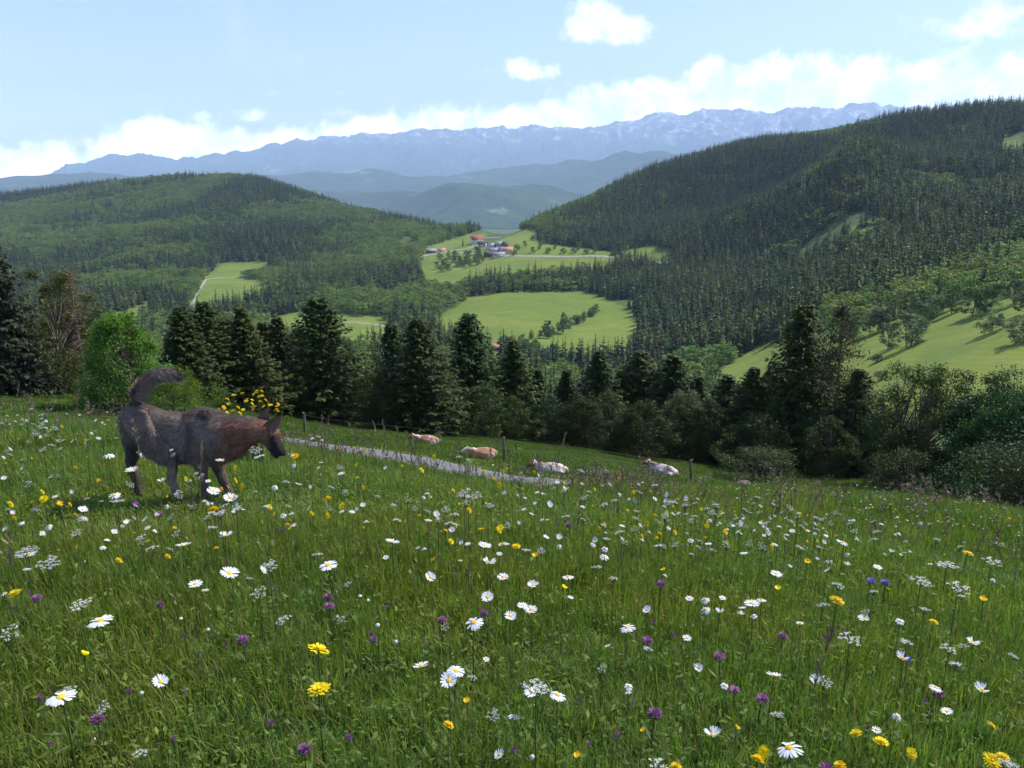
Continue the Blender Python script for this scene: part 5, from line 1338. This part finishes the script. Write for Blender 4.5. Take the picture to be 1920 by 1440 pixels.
def umbel(seed, h=.36, rad=.028, n=13):
    rg_ = np.random.default_rng(seed); p = Acc(); st = Acc(); z = np.linspace(0, 1, 6); bend = rg_.normal(0, .02); tl = rg_.normal(0, .18, 2)
    st.tube(np.stack([bend * (z ** 2 - z), 0 * z, z * (h - rad * .8)], 1), np.linspace(.0018, .0013, 6), 4, .4)
    for k in range(n):
        r_ = rad * math.sqrt((k + .6) / n) * rg_.uniform(.85, 1.1); t_ = k * 2.39996 + rg_.normal(0, .2)
        e = np.array([r_ * math.cos(t_), r_ * math.sin(t_), h - .12 * r_ * r_ / rad + rg_.normal(0, .001)]); e[2] += tl[0] * e[0] + tl[1] * e[1]
        st.tube([[0, 0, h - rad * .8], (np.array([0, 0, h - rad * .8]) + e) / 2 + np.array([e[0], e[1], 0]) * .12, e], [.0008, .0006, .0005], 3, .3)
        q = 13; dd = rg_.normal(0, .0030, (q, 3)) * [1, 1, .3] * (rad / .028); N = rg_.normal(0, .25, (q, 3)) + [0, 0, 1]; N /= np.linalg.norm(N, axis=1, keepdims=True)
        leaves(p, e + dd + [0, 0, .001], N, .0021 * rad / .028 * 1.15, rg_, rg_.random(q))
    return dict(stem=(st.mesh('stem'), M_stem), florets=(p.mesh('florets'), M_cream))
def bud(seed, h=.2):
    rg_ = np.random.default_rng(seed); p = Acc(); p.tube([[0, 0, h - .003], [0, 0, h + .001], [0, 0, h + .006], [0, 0, h + .011], [0, 0, h + .013]], [.001, .0042, .0052, .0034, .0006], 8, .6)
    return dict(stem=(stem_part(h, rg_.normal(0, .02), rg_, .001, 1), M_stem), flower_head=(p.mesh('flower_head', True), M_cream))

def merged(parts, name):
    """one mesh of a flower whose parts are too small to show"""
    bm = bmesh.new(); mats = []; me = bpy.data.meshes.new(name)
    for k, (nm, (m_, mt)) in enumerate(parts.items()):
        n0 = len(bm.faces); bm.from_mesh(m_); bm.faces.ensure_lookup_table(); mats.append(mt)
        for f in bm.faces[n0:]: f.material_index = k
    bm.to_mesh(me); bm.free()
    for m_ in mats: me.materials.append(m_)
    return me

HAND = dict(
 D=[(113,1300,60),(187,1158,48),(343,1018,26),(430,1070,34),(615,1055,34),(366,1090,24),(422,1000,26),(52,1037,28),(300,1272,26),(735,1012,28),(909,1019,27),(917,1050,26),
    (943,1077,22),(914,1115,25),(888,1162,36),(957,1150,22),(980,1131,22),(996,1138,24),(1065,1077,22),(1000,1093,22),(789,1243,30),(855,1252,34),(841,1270,32),(998,1292,30),(1046,1297,30),
    (1176,1171,30),(1213,1139,16),(936,1408,18),(807,1078,20),(1070,1114,13),(1133,1040,18),(1410,1127,28),(1293,1118,15),(1322,1120,17),(1355,1117,13),(1428,1120,17),(1349,1143,17),
    (1323,1138,17),(1389,1147,14),(1456,1072,22),(1500,1164,13),(1620,1157,19),(1688,1160,14),(1692,1228,20),(1452,1261,27),(1529,1268,17),(1337,1371,29),(1480,1395,44),(1310,1247,14),
    (1755,1284,20),(1841,1287,22),(1776,1328,18),(1824,1200,20),(1644,1363,13),(1395,1035,16),(1582,1014,18),(1646,1060,16),(204,852,20),(247,880,25),(303,899,15),(220,937,26),
    (336,852,14),(400,918,24),(431,930,24),(155,952,16),(443,953,18),(214,925,20),(412,860,16),(560,905,14),(640,885,14),(1682,1337,14)],
 U=[(45,1028,30),(90,1050,36),(150,1127,32),(505,1055,28),(485,1105,28),(530,1155,26),(15,1180,32),(637,1153,20),(1005,1280,44),(925,1333,20),(1215,1210,18),(1595,1191,38),(1776,1055,30),
    (1727,1085,32),(1798,1095,32),(1573,1093,20),(1543,1128,20),(1780,1210,26),(1860,1048,26),(1700,1198,20),(1735,1137,18),(1895,1425,28),(478,840,22),(486,852,20),(1225,862,26),(1250,868,30),
    (1278,852,18),(1180,855,20),(870,920,24),(893,925,22)],
 Y=[(596,1213,46),(598,1287,41),(28,1108,22),(903,990,18),(938,987,18),(968,1021,17),(841,1354,20),(1268,1432,22),(1569,1122,26),(1815,1035,20),(1751,1163,16),(1652,1385,26),(1421,1418,24),
    (1432,1405,20),(1860,1420,28),(1882,1414,20),(1575,1430,20),(525,850,14),(553,853,18),(203,787,16),(400,952,20),(82,933,15),(615,932,14),(1606,1370,20),(1860,1357,17),(1710,1407,18)],
 B=[(156,1222,16),(1005,1037,12),(1057,1098,12),(876,1309,14),(1083,1411,14),(1206,1365,10),(1245,1065,10),(1382,1360,12),(1460,1098,12),(1844,1120,14),(1514,1048,14),(111,943,10)],
 C=[(300,1130,13),(455,1195,20),(183,1342,26),(570,1398,20),(68,1118,16),(615,1115,16),(618,1132,17),(1214,1197,18),(1228,1332,24),(830,1158,16),(1240,1090,18),(1068,982,14),(907,1145,14),
    (700,1195,13),(1430,1305,21),(1350,1227,18),(1760,1295,22),(1468,1188,18),(1377,1288,16),(1550,1435,20),(255,944,16),(298,960,14)],
 V=[(1633,1085,16),(1660,1088,14),(1703,1232,10)],
 W=[(339,1157,7),(390,1178,7),(265,1296,8),(742,1201,9),(708,1170,9),(675,1115,9),(690,1123,7),(998,1416,9)])
KIND = dict(D=('oxeye_daisy', 'daisy', 'white oxeye daisy', 'oxeye daisies in the meadow', .26, .045),
            U=('white_umbel', 'umbel flower', 'flat white umbel flower', 'white umbel flowers in the meadow', .30, .058),
            Y=('hawkbit_flower', 'yellow flower', 'yellow hawkbit flower', 'yellow hawkbits in the meadow', .24, .042),
            B=('buttercup', 'buttercup', 'small glossy yellow buttercup', 'buttercups in the meadow', .22, .021),
            C=('clover_flower', 'clover', 'round purple clover head', 'purple clover heads in the meadow', .17, .021),
            V=('violet_bellflower', 'bellflower', 'small violet bellflower', 'violet bellflowers in the meadow', .22, .022),
            W=('white_bud', 'flower bud', 'tiny closed white flower bud', 'white buds in the grass', .16, .011))

def build_flowers():
    rg_ = np.random.default_rng(23)
    VAR = dict(D=[daisy(600 + k, .26, t, l, dr, gp) for k, (t, l, dr, gp) in enumerate([(.12, .12, 0, 0), (.32, .25, 0, 0), (.2, .0, .003, .05), (.42, .3, 0, 0), (.18, .5, -.002, .1), (.3, -.1, .004, .15)])],
               U=[umbel(620 + k, .30, .029, n_) for k, n_ in enumerate([13, 16, 11, 15])], Y=[hawkbit(630 + k, .24, t) for k, t in enumerate([.15, .4, .6, .3])],
               B=[buttercup(640 + k, .22, t) for k, t in enumerate([.2, .5, .8])], C=[clover(650 + k) for k in range(3)], V=[clover(660, .22, M_violet)], W=[bud(670), bud(671)])
    ONE = {k: [merged(p, KIND[k][0]) for p in v] for k, v in VAR.items()}
    HH = {'D': .26, 'U': .30, 'Y': .24, 'B': .22, 'C': .17, 'V': .22, 'W': .20}
    for v in VAR.values():
        for p in v:
            for me, mt in p.values(): me.materials.append(mt)
    def zone(x, y):
        row = 'in the bottom strip' if y > 1330 else 'in the lower foreground' if y > 1200 else 'in the middle foreground' if y > 1060 else 'in the upper foreground' if y > 960 else 'in the far meadow'
        col = ['at the far left', 'below the dog', 'left of centre', 'right of centre', 'on the right', 'at the far right'][min(5, int(max(0, x) / 320))]
        if col == 'below the dog' and y < 940: col = 'beside the dog'
        return row + ' ' + col
    ordn = ['leftmost', 'second from the left', 'third from the left', 'fourth from the left', 'fifth from the left', 'sixth from the left', 'seventh from the left', 'eighth from the left', 'ninth from the left', 'tenth from the left', 'eleventh from the left', 'twelfth from the left']
    n_ind = {k: 0 for k in KIND}
    rest = {k: [] for k in KIND}
    def stand(k, g, hgt, size, label, group, near):
        nm, cat, lab, grp, _, dia = KIND[k]; v = int(rg_.integers(len(VAR[k]))); s = size / dia; n_ind[k] += 1
        rz = rg_.uniform(0, 6.28)
        if near:
            t = empty(nm, (g[0], g[1], g[2] - .01), rz, label, cat, group); t.scale = (s, s, hgt / HH[k])
            for pn, (me, mt) in VAR[k][v].items(): o = bpy.data.objects.new(pn, me); C.objects.link(o); o.parent = t
        else:
            o = bpy.data.objects.new(nm, ONE[k][v]); C.objects.link(o); o.location = (g[0], g[1], g[2] - .01); o.rotation_euler = (0, 0, rz); o.scale = (s, s, hgt / HH[k]); tag(o, label, cat, group)
    near_lab = {}
    for k, L in HAND.items():
        cells = {}
        for q in L: cells.setdefault(zone(q[0], q[1]), []).append(q)
        for z_, qs in cells.items():
            qs.sort()
            for i, (x, y, w) in enumerate(qs):
                size0 = KIND[k][5] * .9; hgt = KIND[k][4] * rg_.uniform(.85, 1.2)
                if y < 960: hgt *= 1.25
                g = hit(x, y, .4, hgt)
                if g is None or g[1] > 24 or on_path(g[0], g[1]): continue
                head = np.array([g[0], g[1], g[2] + hgt]); size = w / F * np.linalg.norm(head)
                size = min(max(size, KIND[k][5] * .55), KIND[k][5] * 1.7)
                lab = KIND[k][2] + ' ' + z_ + (', ' + ordn[min(i, 11)] if len(qs) > 1 else '')
                stand(k, g, hgt, size, lab, KIND[k][3], y > 930 or w >= 20)
    # the rest of the flowers, thickest in the far meadow and on the right
    want = dict(D=360, U=300, Y=125, B=50, C=75, V=10, W=60)
    for k, n in want.items():
        pts = []; tries = 0
        while len(pts) < n and tries < n * 40:
            tries += 1; x = rg_.uniform(-60, 1980); y = 742 + 700 * rg_.random() ** 1.5
            d = np.interp(y, [742, 800, 880, 960, 1000, 1040, 1150, 1300, 1440], [.7, .9, 1, .95, .6, .14, .05, .022, .02])
            if k in 'DU': d *= np.interp(x, [0, 300, 600, 1000, 1200, 1400, 1900], [1, .75, .6, .75, 1, 1.25, 1.1])
            if k == 'D' and y > 1060: d *= .45
            if k in 'DUWYB': d *= 1 + 2.2 * math.exp(-((x - 1480) / 330) ** 2 - ((y - 985) / 48) ** 2) + .4 * math.exp(-((x - 60) / 190) ** 2 - ((y - 840) / 80) ** 2)
            if x < 800 and y > 850: d *= .55
            if k in 'C': d = np.interp(y, [742, 900, 1000, 1200, 1440], [.2, .7, 1, .7, .4])
            if k in 'YB' and y > 1060: d *= .6
            if rg_.random() * 1.3 > d * 1.6 * float(vnoise(np.array(x / 90), np.array(y / 32), 7 + ord(k))) ** 1.3: continue
            hgt = KIND[k][4] * rg_.uniform(.75, 1.25) * np.interp(y, [742, 950, 1200], [1.45, 1.2, .9])
            g = hit(x, y, .4, hgt)
            if g is None: continue
            r = math.hypot(g[0], g[1]); a = math.atan2(g[0], g[1])
            if r > np.interp(a, np.radians([-46, -20, -14, 0, 16, 33]), [42, 36, 24, 21, 20, 30]) or on_path(np.array(g[0]), np.array(g[1]), .2): continue
            if abs(g[0] + 2.1) < .8 and 3.9 < g[1] < 5.0 and (abs(g[1] - 4.78) < .2 or rg_.random() < .7): continue
            pts.append((r, x, y, g, hgt))
        pts.sort(key=lambda q: q[0])
        for i, (r, x, y, g, hgt) in enumerate(pts):
            size = KIND[k][5] * rg_.uniform(.42, .76) * (1.0 if r < 8 else 1.2)
            if n_ind[k] < 299: stand(k, g, hgt, size, 'small ' + KIND[k][2].replace('small ', '').replace('tiny ', '') + ', one of many ' + zone(x, y), KIND[k][3], False)
            else: rest[k].append((g, hgt, size))
    for k, L in rest.items():
        if not L: continue
        n = len(L); P = np.array([q[0] for q in L]); s = np.array([q[2] for q in L]) / KIND[k][5]; hz = np.array([q[1] for q in L]) / HH[k]
        scatter({'D': 'daisies', 'U': 'umbels', 'Y': 'hawkbits'}.get(k, 'wildflowers'), P, np.stack([0 * s, 0 * s, rg_.uniform(0, 6.28, n)], 1), np.stack([s, s, hz], 1), rg_.integers(0, len(ONE[k]), n),
                [bpy.data.objects.new('kind', me) for me in ONE[k]], {'D': 'distant white daisies dotting the far edge of the meadow', 'U': 'distant white umbels at the far edge of the meadow'}.get(k, 'distant small flowers at the far edge of the meadow'), 'flowers')
    print('flowers', n_ind, {k: len(v) for k, v in rest.items()})
    # many-headed yellow plant behind the neck of the dog
    g = atr(467, 770, 7.2); t = empty('yellow_composite', g, 0, 'tall many-headed yellow flowering plant rising behind the neck of the dog', 'flowering plant')
    st = Acc(); heads = [(405,780),(412,768),(418,762),(424,748),(430,756),(437,741),(436,771),(443,764),(447,775),(455,738),(462,752),(465,748),(470,756),(472,750),(478,739),(480,763),(484,732),(486,744),(489,734),
                         (488,753),(492,742),(495,750),(497,762),(500,758),(508,760),(519,763),(520,757),(519,768),(521,772),(474,764),(477,768),(415,775),(425,772),(455,768)]
    hm = hawkbit(690, .02, .3); pm = hm['petals'][0]; pm.materials.append(M_yellow)
    for i, (x, y) in enumerate(heads):
        r = 7.2 + rg_.uniform(-.35, .35); d = dirpx(x, y); q = d / math.hypot(d[0], d[1]) * r - g
        bx = round((x - 465) / 28) * .13 * .6; b0 = np.array([bx, rg_.normal(0, .05), -.02]); mid = np.array([b0[0] * .5 + q[0] * .5 * .9, q[1] * .4, q[2] * .62])
        st.tube([b0, (b0 + mid) / 2 + [0, 0, .03], mid, q], [.0028, .0024, .0018, .0012], 4, .5)
        o = bpy.data.objects.new('flower_head', pm); C.objects.link(o); o.parent = t; s_ = rg_.uniform(.75, 1.1); o.scale = (s_,) * 3; o.location = tuple(q - np.array([0, 0, .02 * s_])); o.rotation_euler = (rg_.normal(.4, .3), rg_.normal(0, .3), rg_.uniform(0, 6))
    blades(st, 26, .14, .2, .5, .006, rg_, tlo=.2, thi=.7)
    link('stem', st.mesh('stem'), M_stem, t)
build_grass()
build_flowers()

# ------------------------------------------------------------------ air
HAZE_D = 5.0e-5
def build_haze():
    a = Acc(); a.box((0, 13350, 799), (64000, 37500, 2902))
    m = bpy.data.materials.new('haze'); m.use_nodes = True; t = NT(m.node_tree)
    out = t.n('ShaderNodeOutputMaterial'); v = t.n('ShaderNodeVolumePrincipled')
    v.inputs['Color'].default_value = (*HAZE_C, 1); v.inputs['Density'].default_value = HAZE_D
    v.inputs['Anisotropy'].default_value = 0.0
    t.l(v.outputs[0], out.inputs['Volume'])
    tag(link('haze', a.mesh('haze'), m), kind='stuff')
HAZE_C = (.60, .78, 1.0)
build_haze()
